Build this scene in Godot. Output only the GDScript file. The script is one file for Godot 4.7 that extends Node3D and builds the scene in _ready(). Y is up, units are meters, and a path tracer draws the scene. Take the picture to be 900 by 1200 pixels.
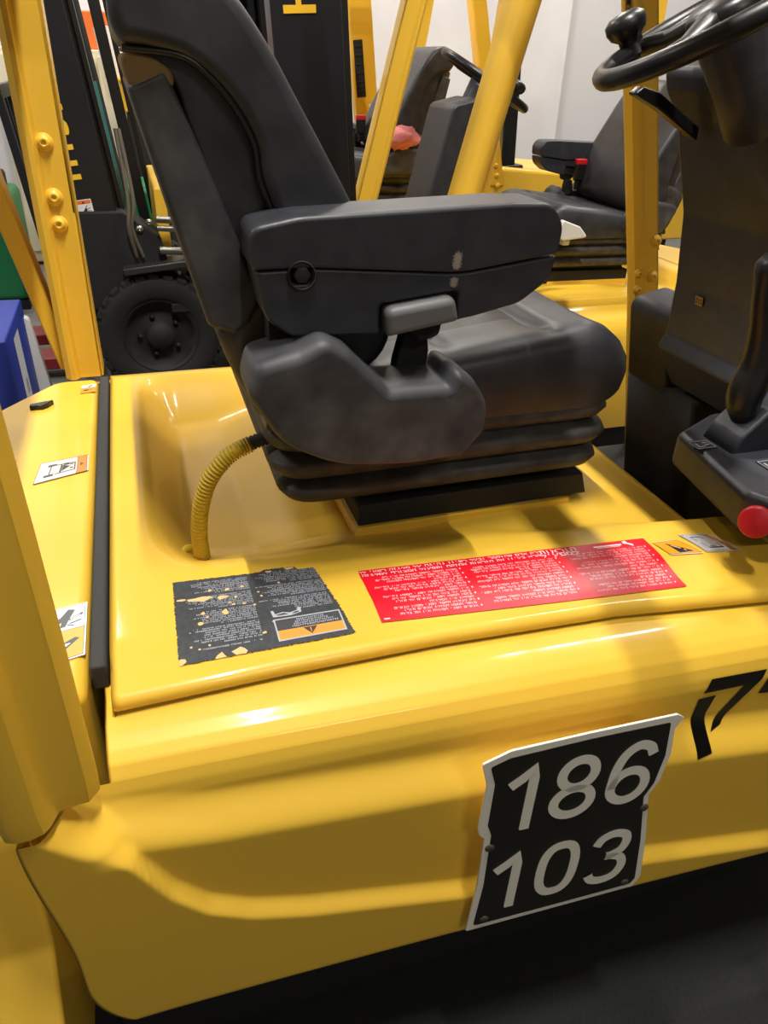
extends Node3D

# ---------------------------------------------------------------- helpers
const BASE := Vector3(0.4, 0.0, -1.15)      # middle of a truck's footprint, in the coordinates its shapes are drawn in
var M := {}
var rng := RandomNumberGenerator.new()
var used := {}

class MB:
	var v := PackedVector3Array()
	var n := PackedVector3Array()
	var t := PackedVector2Array()
	var ix := PackedInt32Array()
	var xf := Transform3D.IDENTITY

	func put(p: Vector3, nn: Vector3, uv := Vector2.ZERO) -> int:
		v.append(xf * p)
		n.append((xf.basis * nn).normalized())
		t.append(uv)
		return v.size() - 1

	func tri(a: int, b: int, c: int) -> void:
		ix.append(a); ix.append(b); ix.append(c)

	# rows of points, each as long as the others; smooth normals
	func grid(rows: Array, closed_u := false, closed_v := false, uvs: Array = []) -> void:
		var nr := rows.size()
		var nc: int = rows[0].size()
		var s := v.size()
		var acc := PackedVector3Array()
		acc.resize(nr * nc)
		var rmax := nr if closed_v else nr - 1
		var cmax := nc if closed_u else nc - 1
		var fl := PackedInt32Array()
		for r in rmax:
			var r2 := (r + 1) % nr
			for c in cmax:
				var c2 := (c + 1) % nc
				var q := [r * nc + c, r * nc + c2, r2 * nc + c2, r2 * nc + c]
				var p := [rows[r][c], rows[r][c2], rows[r2][c2], rows[r2][c]]
				for k in [[0, 1, 2], [0, 2, 3]]:
					var a: Vector3 = p[k[0]]
					var b: Vector3 = p[k[1]]
					var d: Vector3 = p[k[2]]
					var fn := (d - a).cross(b - a)
					for j in k:
						acc[q[j]] += fn
						fl.append(q[j])
		for r in nr:
			for c in nc:
				var uv := Vector2(float(c) / max(1, nc - 1), float(r) / max(1, nr - 1))
				if uvs:
					uv = uvs[r][c]
				var nn := acc[r * nc + c]
				put(rows[r][c], nn.normalized() if nn.length() > 1e-14 else Vector3.UP, uv)
		for i in fl:
			ix.append(s + i)

	# outline in x,y pushed along z from d0 to d1; edges rounded by an inset bi and a depth bd
	func ext(poly: PackedVector2Array, d0: float, d1: float, bi := 0.006, bd := 0.006, seg := 4, cap0 := true, bow := 0.0) -> void:
		var m := poly.size()
		var area := 0.0
		for i in m:
			area += poly[i].cross(poly[(i + 1) % m])
		var pl := poly.duplicate()
		if area < 0:
			pl.reverse()
		var on := PackedVector2Array()
		for i in m:
			var e0: Vector2 = (pl[i] - pl[(i + m - 1) % m]).normalized()
			var e1: Vector2 = (pl[(i + 1) % m] - pl[i]).normalized()
			var nn := Vector2(e0.y + e1.y, -e0.x - e1.x)
			on.append(nn.normalized() if nn.length() > 1e-6 else Vector2(e1.y, -e1.x))
		var rings := []
		for k in range(seg, -1, -1):
			if bi > 0.0 or k == 0:
				var a := PI / 2 * k / seg
				rings.append([bi * (1 - cos(a)), d0 + bd * (1 - sin(a)), cos(a), -sin(a)])
		for k in range(0, seg + 1):
			if bi > 0.0 or k == 0:
				var a := PI / 2 * k / seg
				rings.append([bi * (1 - cos(a)), d1 - bd * (1 - sin(a)), cos(a), sin(a)])
		if bi <= 0.0:
			rings = [[0.0, d0, 1.0, 0.0], [0.0, d1, 1.0, 0.0]]
		var inner := PackedVector2Array()
		for i in m:
			inner.append(pl[i] - on[i] * bi)
		for pass_ in 12:               # fold away edges that the inset has turned round
			var bad := false
			for i in m:
				var j := (i + 1) % m
				if (inner[j] - inner[i]).dot(pl[j] - pl[i]) < -1e-12:
					var mid := (inner[i] + inner[j]) / 2
					inner[i] = mid
					inner[j] = mid
					bad = true
			if not bad:
				break
		var s := v.size()
		for r in rings:
			for i in m:
				var p: Vector2 = pl[i].lerp(inner[i], r[0] / bi if bi > 0.0 else 0.0)
				put(Vector3(p.x, p.y, r[1]), Vector3(on[i].x * r[2], on[i].y * r[2], r[3]), p)
		for r in rings.size() - 1:
			for i in m:
				var j := (i + 1) % m
				tri(s + r * m + i, s + r * m + m + j, s + r * m + j)
				tri(s + r * m + i, s + r * m + m + i, s + r * m + m + j)
		var slim := PackedVector2Array()
		var at := PackedInt32Array()
		for i in m:
			if slim.is_empty() or slim[-1].distance_to(inner[i]) > 1e-5:
				slim.append(inner[i])
				at.append(i)
		if slim.size() > 3 and slim[-1].distance_to(slim[0]) <= 1e-5:
			slim.remove_at(slim.size() - 1)
		var tri0 := Geometry2D.triangulate_polygon(slim)
		if tri0.is_empty():
			pass
		var tr := PackedInt32Array()
		for i in tri0:
			tr.append(at[i])
		if tr.is_empty():
			tr = Geometry2D.triangulate_polygon(pl)
		for side in 2:
			if side == 0 and not cap0:
				continue
			var b := v.size()
			var z := d0 if side == 0 else d1
			for p in inner:
				put(Vector3(p.x, p.y, z), Vector3(0, 0, -1 if side == 0 else 1), p)
			for i in range(0, tr.size(), 3):
				if side == 0:
					tri(b + tr[i], b + tr[i + 1], b + tr[i + 2])
				else:
					tri(b + tr[i], b + tr[i + 2], b + tr[i + 1])

	func box(c: Vector3, s: Vector3, r := 0.004) -> void:
		var rr: float = min(r, min(s.x, s.y) * 0.49)
		var p := PackedVector2Array()
		for k in 4:
			var q: Vector2 = Vector2(s.x / 2 - rr, s.y / 2 - rr) * [Vector2(1, 1), Vector2(-1, 1), Vector2(-1, -1), Vector2(1, -1)][k]
			for j in 3:
				p.append(Vector2(c.x, c.y) + q + Vector2.from_angle(PI / 2 * (k + j / 2.0)) * rr)
		ext(p, c.z - s.z / 2, c.z + s.z / 2, min(r, s.z * 0.49, rr), min(r, s.z * 0.49), 2)

	# a round bar along points; radius is a number or one number per point
	func tube(pts: Array, rad, sides := 12, closed := false) -> void:
		var rows := []
		var m := pts.size()
		var up := Vector3.ZERO
		for i in m:
			var d: Vector3 = (pts[(i + 1) % m] if closed or i < m - 1 else pts[i]) - (pts[(i + m - 1) % m] if closed or i > 0 else pts[i])
			d = d.normalized()
			if up == Vector3.ZERO:
				up = d.cross(Vector3.UP if abs(d.y) < 0.9 else Vector3.RIGHT).normalized()
			up = (up - d * up.dot(d)).normalized()
			var w := d.cross(up)
			var row := PackedVector3Array()
			var r: float = rad[i] if rad is Array else rad
			for k in sides:
				var a := TAU * k / sides
				row.append(pts[i] + (up * cos(a) + w * sin(a)) * r)
			rows.append(row)
		if not closed:
			rows.push_front(flat(pts[0], sides))
			rows.push_back(flat(pts[m - 1], sides))
		grid(rows, true, closed)

	func flat(p: Vector3, k: int) -> PackedVector3Array:
		var a := PackedVector3Array()
		for i in k:
			a.append(p)
		return a

	# [radius, height] pairs turned about y
	func lathe(prof: Array, at := Vector3.ZERO, sides := 24) -> void:
		var rows := []
		for q in prof:
			var row := PackedVector3Array()
			for k in sides:
				var a := TAU * k / sides
				row.append(at + Vector3(cos(a) * q[0], q[1], sin(a) * q[0]))
			rows.append(row)
		grid(rows, true, false)

	func mesh() -> ArrayMesh:
		var a := []
		a.resize(Mesh.ARRAY_MAX)
		a[Mesh.ARRAY_VERTEX] = v
		a[Mesh.ARRAY_NORMAL] = n
		a[Mesh.ARRAY_TEX_UV] = t
		a[Mesh.ARRAY_INDEX] = ix
		var me := ArrayMesh.new()
		me.add_surface_from_arrays(Mesh.PRIMITIVE_TRIANGLES, a)
		return me

# corners [x, y, fillet radius] -> outline
func rp(c: Array, seg := 6) -> PackedVector2Array:
	var out := PackedVector2Array()
	var m := c.size()
	for i in m:
		var p := Vector2(c[i][0], c[i][1])
		var r: float = c[i][2] if c[i].size() > 2 else 0.0
		var a := Vector2(c[(i + m - 1) % m][0], c[(i + m - 1) % m][1]) - p
		var b := Vector2(c[(i + 1) % m][0], c[(i + 1) % m][1]) - p
		if r <= 0.0:
			out.append(p)
			continue
		var half := acos(clamp(a.normalized().dot(b.normalized()), -1, 1)) / 2
		var d: float = min(r / tan(half), min(a.length(), b.length()) * 0.48)
		var p0 := p + a.normalized() * d
		var p1 := p + b.normalized() * d
		for k in seg + 1:
			var u := float(k) / seg
			out.append(p0.lerp(p, u).lerp(p.lerp(p1, u), u))
	return out

# points -> smooth curve through them
func cat(p: Array, per := 6, closed := false) -> Array:
	var out := []
	var m := p.size()
	for i in (m if closed else m - 1):
		var a = p[(i + m - 1) % m] if closed or i > 0 else p[i] * 2 - p[i + 1]
		var b = p[i]
		var c = p[(i + 1) % m]
		var d = p[(i + 2) % m] if closed or i < m - 2 else p[m - 1] * 2 - p[m - 2]
		for k in per:
			out.append(b.cubic_interpolate(c, a, d, float(k) / per))
	if not closed:
		out.append(p[m - 1])
	return out

func cat2(p: Array, per := 6) -> PackedVector2Array:
	var q := []
	for e in p:
		q.append(Vector2(e[0], e[1]))
	return PackedVector2Array(cat(q, per, true))

func ss(a: float, b: float, x: float) -> float:
	return smoothstep(a, b, x)

func pw(pts: Array, x: float) -> float:      # piecewise smooth through [x, y]
	if x <= pts[0][0]:
		return pts[0][1]
	for i in pts.size() - 1:
		if x <= pts[i + 1][0]:
			var u: float = (x - pts[i][0]) / (pts[i + 1][0] - pts[i][0])
			return lerp(pts[i][1], pts[i + 1][1], u)
	return pts[-1][1]

func add(mesh: Mesh, called: String, mat: Material, parent: Node3D, label := "") -> MeshInstance3D:
	var o := MeshInstance3D.new()
	o.name = called
	o.mesh = mesh
	o.material_override = mat
	if parent.has_meta("truck_root"):
		o.position = -BASE
	parent.add_child(o, true)
	if label:
		o.set_meta("label", label)
	return o

func thing(called: String, label: String, category: String, at := Vector3.ZERO, group := "") -> Node3D:
	var o := Node3D.new()
	o.name = called
	add_child(o, true)
	o.position = at
	tag(o, label, category, group)
	return o

func tag(o: Node, label: String, category: String, group := "") -> void:
	o.set_meta("label", label)
	o.set_meta("category", category)
	if group:
		o.set_meta("group", group)

func struct(mesh: Mesh, called: String, mat: Material, parent: Node3D = self) -> MeshInstance3D:
	var o := add(mesh, called, mat, parent)
	if parent == self:
		o.set_meta("kind", "structure")
	return o

func noise_tex(freq: float, c0: Color, c1: Color, seed_: int, size := 512, oct := 4) -> NoiseTexture2D:
	var f := FastNoiseLite.new()
	f.seed = seed_
	f.frequency = freq
	f.fractal_octaves = oct
	var g := Gradient.new()
	g.set_color(0, c0)
	g.set_color(1, c1)
	var t := NoiseTexture2D.new()
	t.noise = f
	t.width = size
	t.height = size
	t.seamless = true
	t.color_ramp = g
	return t

func mat(c: Color, rough := 0.5, metal := 0.0, spec := 0.5) -> StandardMaterial3D:
	var m := StandardMaterial3D.new()
	m.albedo_color = c
	m.roughness = rough
	m.metallic = metal
	m.metallic_specular = spec
	return m

func rgb(r: int, g: int, b: int) -> Color:
	return Color8(r, g, b)

func triplanar(m: StandardMaterial3D, scale: float) -> void:
	m.uv1_triplanar = true
	m.uv1_scale = Vector3.ONE * scale

func make_materials() -> void:
	M.yellow = mat(rgb(232, 186, 60), 0.45, 0.0, 0.4)
	M.yellow.clearcoat_enabled = true
	M.yellow.clearcoat = 0.35
	M.yellow.clearcoat_roughness = 0.09
	M.yellow_far = mat(rgb(230, 178, 44), 0.4)
	M.vinyl = mat(Color.WHITE, 0.42)
	M.vinyl.albedo_texture = noise_tex(0.012, rgb(33, 34, 39), rgb(60, 60, 63), 3)
	triplanar(M.vinyl, 2.0)
	M.dusty = mat(Color.WHITE, 0.6)
	M.dusty.albedo_texture = noise_tex(0.015, rgb(34, 33, 33), rgb(84, 79, 72), 8)
	triplanar(M.dusty, 2.6)
	M.plastic = mat(Color.WHITE, 0.44)
	M.plastic.albedo_texture = noise_tex(0.02, rgb(38, 39, 46), rgb(54, 55, 61), 5)
	triplanar(M.plastic, 2.0)
	M.shell = mat(Color.WHITE, 0.55)
	M.shell.albedo_texture = noise_tex(0.01, rgb(42, 43, 48), rgb(84, 84, 86), 12)
	triplanar(M.shell, 2.5)
	M.rubber = mat(rgb(30, 29, 28), 0.7)
	M.tyre = mat(rgb(26, 25, 24), 0.85)
	M.black = mat(rgb(22, 22, 23), 0.35)
	M.matte = mat(rgb(20, 20, 20), 0.75)
	M.mast = mat(rgb(25, 27, 33), 0.3)
	M.tan = mat(rgb(122, 98, 60), 0.8)
	M.seal = mat(rgb(52, 52, 51), 0.75)
	M.grey = mat(rgb(104, 104, 106), 0.5)
	M.steel = mat(rgb(150, 148, 142), 0.35, 0.9)
	M.bolt = mat(rgb(62, 62, 64), 0.4, 0.6)
	M.white = mat(rgb(215, 215, 212), 0.5)
	M.ivory = mat(rgb(236, 231, 216), 0.5)
	M.red = mat(rgb(196, 26, 34), 0.4)
	M.hose = mat(rgb(206, 176, 40), 0.5)
	M.decal = mat(rgb(240, 190, 40), 0.5)
	M.letter = mat(rgb(16, 15, 12), 0.5)
	M.green = mat(rgb(18, 104, 62), 0.45)
	M.teal = mat(rgb(24, 112, 112), 0.45)
	M.blue = mat(rgb(28, 48, 142), 0.55)
	M.cream = mat(rgb(226, 216, 190), 0.8)
	M.pink = mat(rgb(220, 130, 132), 0.85)
	M.dark_red = mat(rgb(116, 22, 26), 0.5)
	M.hose_old = mat(rgb(150, 120, 50), 0.6)
	M.old_hose = mat(rgb(84, 76, 62), 0.7)
	M.orange = mat(rgb(226, 110, 40), 0.6)
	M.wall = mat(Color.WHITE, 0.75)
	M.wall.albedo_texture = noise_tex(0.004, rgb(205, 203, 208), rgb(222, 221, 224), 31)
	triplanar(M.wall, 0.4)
	M.floor = mat(Color.WHITE, 0.6)
	M.floor.albedo_texture = noise_tex(0.01, rgb(88, 86, 82), rgb(118, 116, 110), 40)
	triplanar(M.floor, 0.8)
	M.shade_black = mat(Color.WHITE, 0.8)  # floor shade put into a near-black colour
	M.shade_black.albedo_texture = noise_tex(0.12, rgb(13, 14, 11), rgb(30, 31, 26), 44)
	triplanar(M.shade_black, 2.0)
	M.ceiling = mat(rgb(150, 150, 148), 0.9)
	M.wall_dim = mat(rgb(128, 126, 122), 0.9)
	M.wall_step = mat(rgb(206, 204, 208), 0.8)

# ---------------------------------------------------------------- print on the stickers
func put_rect(im: Image, x: float, y: float, w: float, h: float, c: Color) -> void:
	im.fill_rect(Rect2i(int(x), int(y), max(1, int(w)), max(1, int(h))), c)

func put_poly(im: Image, p: Array, c: Color) -> void:
	var lo := Vector2(1e9, 1e9)
	var hi := -lo
	var pl := PackedVector2Array()
	for q in p:
		var w := Vector2(q[0], q[1])
		pl.append(w)
		lo = lo.min(w)
		hi = hi.max(w)
	for y in range(max(0, int(lo.y)), min(im.get_height() - 1, int(hi.y)) + 1):
		for x in range(max(0, int(lo.x)), min(im.get_width() - 1, int(hi.x)) + 1):
			if Geometry2D.is_point_in_polygon(Vector2(x + 0.5, y + 0.5), pl):
				im.set_pixel(x, y, c)

func put_line(im: Image, a: Vector2, b: Vector2, w: float, c: Color) -> void:
	var d := (b - a).normalized().orthogonal() * w / 2
	put_poly(im, [[a.x + d.x, a.y + d.y], [b.x + d.x, b.y + d.y], [b.x - d.x, b.y - d.y], [a.x - d.x, a.y - d.y]], c)

const HEB := {
	"א": "1000101001101101001010001", "ב": "1111000010000100001011111", "ג": "0110000100001000101010010", "ד": "1111100010000100001000010",
	"ה": "1111100001100011000110001", "ו": "0010000100001000010000100", "ז": "0111000100001000010000100", "ח": "1111110001100011000110001",
	"ט": "1011110001100011000111110", "י": "0010000100000000000000000", "כ": "1111000001000010000111110", "ל": "1000011111000010001000100",
	"מ": "1011011001100011000110111", "נ": "0011000010000100001001110", "ס": "1111110001100010101000100", "ע": "1000110001010100010011000",
	"פ": "1111110001110010000111111", "צ": "1000101010001000001011111", "ק": "1111100001101011001010000", "ר": "1111000001000010000100001",
	"ש": "1010110101101011000111110", "ת": "1111101001010010100111001", "ם": "1111110001100011000111111", "ן": "0010000100001000010000100",
	"ף": "1111110001110010000100001", "ך": "1111100001000010000100001", ".": "0000000000000000000000100", ",": "0000000000000000010001000", ":": "0000000100000000010000000",
}

# Hebrew text, right edge at x; k is the size of a dot
func heb(im: Image, s: String, x: float, y: float, k: int, c: Color) -> void:
	for ch in s:
		if HEB.has(ch):
			var g: String = HEB[ch]
			for r in 5:
				for q in 5:
					if g[r * 5 + q] == "1":
						put_rect(im, x - 5 * k + q * k, y + r * k, k, k, c)
			x -= (5 if ch in "וזין.,:" else 6) * k
		else:
			x -= 4 * k

func sticker_tex(im: Image) -> StandardMaterial3D:
	var m := mat(Color.WHITE, 0.35)
	m.albedo_texture = ImageTexture.create_from_image(im)
	m.texture_repeat = false
	return m

func red_sticker() -> StandardMaterial3D:
	var im := Image.create(1260, 330, false, Image.FORMAT_RGBA8)
	im.fill(rgb(222, 18, 40))
	var w := rgb(250, 226, 226)
	heb(im, "הוראות", 930, 8, 5, w)
	heb(im, "למפעיל", 930, 36, 5, w)
	heb(im, "רק אדם שהוסמך ובעל רשיון נהיגה על מלגזה רשאי להפעיל המלגזה.", 760, 8, 3, w)
	heb(im, "קרא בעיון את הוראות אחזקה ותפעול המצורף למלגזה והקפד על ההוראות הבאות:", 760, 32, 3, w)
	put_poly(im, [[1150, 8], [1168, 4], [1172, 22], [1190, 34], [1186, 50], [1166, 30], [1152, 24]], w)
	put_rect(im, 1010, 22, 130, 10, w)
	put_rect(im, 1020, 36, 110, 4, w)
	var words := ["המלגזה", "אין", "לנסוע", "את", "בעל", "רק", "המשא", "להרים", "מטען", "של", "בזמן", "נסיעה", "הקפד", "על", "המזלג", "ולא", "תורן", "מותר", "אנשים", "בדוק", "לפני", "הפעלה"]
	var cols := [[1215, 58, 15, 330], [800, 68, 14, 350], [385, 62, 15, 320]]
	for cl in cols:
		var y: float = cl[1]
		for row in cl[2]:
			var line := ""
			var want: float = cl[3] * (0.35 if row % 4 == 3 else rng.randf_range(0.88, 1.0))
			while line.length() * 11.0 < want:
				line += words[rng.randi() % words.size()] + " "
			heb(im, line, cl[0], y, 2, w)
			if row % 2 == 0:
				put_rect(im, cl[0] + 12, y, 6, 8, w)
			y += 16.6
	put_rect(im, 14, 312, 22, 6, w)
	return sticker_tex(im)

func chips(im: Image, list: Array, c: Color) -> void:
	for q in list:
		var p := []
		var k := 9
		for i in k:
			var r: float = q[2] * rng.randf_range(0.55, 1.2)
			p.append([q[0] + cos(TAU * i / k) * r * q[3], q[1] + sin(TAU * i / k) * r])
		put_poly(im, p, c)

func dark_sticker() -> StandardMaterial3D:
	var im := Image.create(900, 660, false, Image.FORMAT_RGBA8)
	var f := FastNoiseLite.new()
	f.seed = 5
	f.frequency = 0.02
	for y in 660:
		for x in 900:
			var k := f.get_noise_2d(x, y) * 0.05
			im.set_pixel(x, y, Color(0.2 + k, 0.21 + k, 0.225 + k, 1))
	var w := rgb(172, 178, 190)
	# small print, upside down as it lies: each row starts at the right
	for blk in [[430, 56, 37, 360, 14.6], [845, 36, 27, 390, 14.6]]:
		for row in blk[2]:
			if row % 9 == 8:
				continue
			var y: float = blk[1] + row * blk[4]
			var stop: float = blk[0] - blk[3] * rng.randf_range(0.72, 1.0) * (0.6 if row % 9 == 7 else 1.0)
			var x: float = blk[0]
			if blk[0] > 500 and y > 360:
				stop = max(stop, 640.0)
			while x > stop:
				var cw := rng.randf_range(4, 8)
				if rng.randf() < 0.17:
					x -= 7
					continue
				put_rect(im, x - cw, y, cw - 1, 4, w)
				if rng.randf() < 0.7:
					put_rect(im, x - cw, y, 2, 8, w)
				if rng.randf() < 0.5:
					put_rect(im, x - 4, y + 3, 2, 6, w)
				if rng.randf() < 0.5:
					put_rect(im, x - cw, y + 7, cw - 2, 2, w)
				x -= cw + 1
	# open book
	put_poly(im, [[500, 400], [515, 398], [520, 430], [560, 420], [600, 432], [640, 420], [650, 398], [664, 400], [660, 440], [600, 456], [505, 452]], w)
	put_poly(im, [[524, 436], [566, 428], [592, 444], [530, 444]], rgb(52, 54, 58))
	put_poly(im, [[606, 444], [626, 430], [646, 428], [646, 440]], rgb(52, 54, 58))
	# warning box
	put_rect(im, 500, 470, 360, 150, rgb(176, 178, 184))
	put_rect(im, 508, 478, 344, 134, rgb(54, 56, 60))
	put_rect(im, 508, 552, 344, 60, rgb(232, 150, 50))
	put_poly(im, [[640, 556], [716, 556], [678, 604]], rgb(48, 46, 44))
	put_rect(im, 675, 562, 6, 18, rgb(232, 150, 50))
	put_rect(im, 675, 584, 6, 6, rgb(232, 150, 50))
	for row in 4:
		var x := 620.0 - row * 10
		while x < 760.0 + row * 24:
			var cw := rng.randf_range(6, 10)
			put_rect(im, x, 486 + row * 15, cw, 3, w)
			put_rect(im, x, 486 + row * 15, 3, 9, w)
			if rng.randf() < 0.5:
				put_rect(im, x, 493 + row * 15, cw, 3, w)
			x += cw + 3
	var tan := rgb(226, 188, 122)
	chips(im, [[150, 205, 22, 3.2], [40, 195, 8, 5], [270, 214, 20, 1.4], [300, 150, 15, 1.1], [205, 140, 10, 1.0], [390, 140, 12, 1.0], [340, 228, 11, 1.0], [265, 345, 24, 0.8], [150, 330, 14, 1.0],
		[130, 410, 13, 1.2], [170, 365, 9, 1.0], [320, 290, 8, 1.2], [380, 295, 8, 1.3], [430, 320, 8, 1.2], [480, 250, 8, 1], [300, 268, 6, 2.0], [440, 545, 8, 1.6], [690, 20, 13, 2.4], [560, 30, 9, 3.0], [70, 560, 7, 1], [110, 580, 8, 1], [160, 565, 7, 1], [470, 210, 7, 1], [600, 150, 8, 1.4], [500, 480, 6, 1.2]], tan)
	chips(im, [[300, 640, 32, 1.2], [205, 655, 34, 1.4], [10, 640, 26, 1.3]], tan)
	# torn rim: nothing left of the film there
	var f2 := FastNoiseLite.new()
	f2.seed = 9
	f2.frequency = 0.03
	for y in 660:
		for x in 900:
			var e: float = min(min(x, 899 - x) * 1.0, min(y, 659 - y) * 1.0)
			var top: float = y - (26.0 + 6.0 * f2.get_noise_2d(x, 7) - 24.0 * ss(500, 560, x) + 38.0 * ss(720, 742, x) + 60.0 * ss(868, 890, x))
			if e < 5.0 + 9.0 * f2.get_noise_2d(x * 1.5, y * 1.5) or top < 0 or x > 892 - 60.0 * (1.0 - y / 660.0) + 10.0 * f2.get_noise_2d(x, y * 2.0):
				im.set_pixel(x, y, Color(0, 0, 0, 0))
	var m := sticker_tex(im)
	m.transparency = BaseMaterial3D.TRANSPARENCY_ALPHA_SCISSOR
	m.alpha_scissor_threshold = 0.5
	m.roughness = 0.6
	return m

func tri_sticker(im: Image, cx: float, cy: float, r: float, turn: float, ink: Color, back: Color) -> void:
	var p := []
	for k in 3:
		p.append([cx + cos(turn + TAU * k / 3) * r, cy + sin(turn + TAU * k / 3) * r])
	put_poly(im, p, ink)
	var d := Vector2.from_angle(turn)
	put_line(im, Vector2(cx, cy) - d * r * 0.12, Vector2(cx, cy) + d * r * 0.55, r * 0.17, back)
	put_line(im, Vector2(cx, cy) - d * r * 0.38, Vector2(cx, cy) - d * r * 0.24, r * 0.17, back)

func small_sticker(kind: int) -> StandardMaterial3D:
	var white := rgb(214, 206, 200)
	var ink := rgb(44, 44, 46)
	var org := rgb(232, 150, 44)
	var im: Image
	if kind == 0:      # rear top plan of a truck with an orange end
		im = Image.create(400, 180, false, Image.FORMAT_RGBA8)
		im.fill(white)
		put_rect(im, 0, 0, 400, 4, ink); put_rect(im, 0, 176, 400, 4, ink); put_rect(im, 0, 0, 4, 180, ink)
		put_rect(im, 310, 4, 74, 172, rgb(222, 132, 52)); put_rect(im, 306, 0, 4, 180, ink); put_rect(im, 384, 0, 4, 180, ink)
		tri_sticker(im, 342, 90, 22, 0.0, ink, rgb(222, 132, 52))
		put_rect(im, 70, 40, 70, 18, ink); put_rect(im, 60, 128, 70, 18, ink); put_rect(im, 92, 58, 8, 70, ink)
		put_rect(im, 140, 52, 150, 7, ink); put_rect(im, 140, 130, 150, 7, ink); put_rect(im, 282, 52, 10, 85, ink)
		put_rect(im, 170, 52, 14, 80, ink); put_poly(im, [[186, 66], [250, 88], [186, 124]], ink); put_rect(im, 196, 48, 46, 22, ink)
		put_rect(im, 246, 62, 28, 12, ink); put_rect(im, 246, 104, 28, 12, ink)
	elif kind == 1:    # crushed hand above an orange warning triangle
		im = Image.create(220, 300, false, Image.FORMAT_RGBA8)
		im.fill(rgb(226, 226, 230))
		put_rect(im, 10, 140, 196, 150, rgb(240, 166, 34))
		for q in [[6, 4, 204, 3], [6, 138, 204, 3], [6, 290, 204, 3], [206, 4, 3, 288]]:
			put_rect(im, q[0], q[1], q[2], q[3], ink)
		put_poly(im, [[20, 80], [70, 60], [110, 20], [150, 30], [120, 80], [100, 120], [70, 120], [76, 92], [40, 96]], ink)
		put_line(im, Vector2(120, 84), Vector2(196, 60), 12, ink); put_line(im, Vector2(126, 82), Vector2(180, 66), 5, rgb(226, 226, 230))
		put_line(im, Vector2(124, 106), Vector2(190, 96), 7, ink); put_line(im, Vector2(110, 110), Vector2(150, 124), 6, ink)
		put_poly(im, [[40, 250], [90, 210], [160, 190], [186, 200], [120, 240], [60, 262]], ink)
		put_poly(im, [[70, 240], [110, 214], [140, 216], [100, 236]], rgb(226, 226, 230))
		put_rect(im, 90, 264, 30, 10, white)
	elif kind == 2:    # yellow square with a triangle
		im = Image.create(240, 180, false, Image.FORMAT_RGBA8)
		im.fill(rgb(240, 160, 36))
		put_rect(im, 0, 0, 240, 5, white); put_rect(im, 0, 172, 240, 8, white)
		put_rect(im, 0, 8, 240, 3, ink); put_rect(im, 0, 166, 240, 3, ink); put_rect(im, 230, 8, 3, 160, ink)
		put_poly(im, [[84, 30], [84, 160], [206, 150]], ink)
		put_line(im, Vector2(104, 66), Vector2(140, 110), 13, rgb(240, 200, 120)); put_line(im, Vector2(150, 122), Vector2(160, 136), 12, rgb(240, 200, 120))
	elif kind == 3:    # grey plate with a belt symbol and an orange end
		im = Image.create(300, 230, false, Image.FORMAT_RGBA8)
		im.fill(rgb(196, 192, 192))
		put_rect(im, 226, 12, 50, 206, rgb(198, 132, 62))
		for q in [[14, 10, 272, 4], [14, 216, 272, 4], [14, 10, 4, 208], [222, 10, 4, 208]]:
			put_rect(im, q[0], q[1], q[2], q[3], ink)
		for q in [[60, 40, 100, 10], [60, 40, 10, 60], [150, 40, 10, 34], [70, 120, 8, 60], [74, 176, 130, 12], [190, 128, 12, 56], [100, 160, 60, 8], [40, 30, 5, 170]]:
			put_rect(im, q[0], q[1], q[2], q[3], ink)
		tri_sticker(im, 250, 130, 16, 0.0, ink, rgb(198, 132, 62))
	elif kind == 4:    # little white and orange one by the post
		im = Image.create(200, 150, false, Image.FORMAT_RGBA8)
		im.fill(rgb(222, 216, 212))
		put_rect(im, 0, 60, 200, 90, rgb(226, 152, 64))
		put_rect(im, 0, 58, 200, 3, ink)
		put_poly(im, [[80, 44], [140, 14], [150, 24], [110, 50]], ink)
		put_rect(im, 40, 88, 60, 24, ink); put_rect(im, 104, 92, 56, 8, ink)
	elif kind == 5:    # mast pinch warning
		im = Image.create(160, 180, false, Image.FORMAT_RGBA8)
		im.fill(rgb(224, 220, 224))
		put_rect(im, 8, 8, 144, 34, rgb(230, 120, 40))
		put_poly(im, [[80, 14], [96, 38], [64, 38]], ink)
		put_poly(im, [[20, 100], [60, 110], [84, 84], [94, 70], [104, 90], [96, 120], [84, 134], [60, 126]], ink)
		put_line(im, Vector2(96, 96), Vector2(136, 80), 6, rgb(120, 40, 40)); put_line(im, Vector2(96, 104), Vector2(138, 108), 6, rgb(120, 40, 40))
		put_line(im, Vector2(90, 80), Vector2(110, 56), 6, ink); put_line(im, Vector2(110, 128), Vector2(128, 160), 5, ink)
	elif kind == 6:    # pictogram strip on the front pillar
		im = Image.create(60, 420, false, Image.FORMAT_RGBA8)
		im.fill(rgb(172, 132, 76))
		for y in [40, 120, 300]:
			put_poly(im, [[14, y], [34, y - 16], [48, y + 10], [40, y + 40], [26, y + 24], [12, y + 36]], ink)
			put_rect(im, 20, y + 48, 22, 6, ink)
	elif kind == 7:    # lever symbols
		im = Image.create(120, 80, false, Image.FORMAT_RGBA8)
		im.fill(rgb(40, 40, 43))
		for q in [[6, 6, 108, 4], [6, 70, 108, 4], [6, 6, 4, 68], [110, 6, 4, 68], [24, 24, 10, 36], [34, 54, 30, 6], [70, 22, 26, 8], [70, 40, 26, 8]]:
			put_rect(im, q[0], q[1], q[2], q[3], rgb(168, 168, 172))
	elif kind == 8:    # three keys in a yellow frame on the column
		im = Image.create(120, 90, false, Image.FORMAT_RGBA8)
		im.fill(rgb(150, 110, 38))
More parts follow.
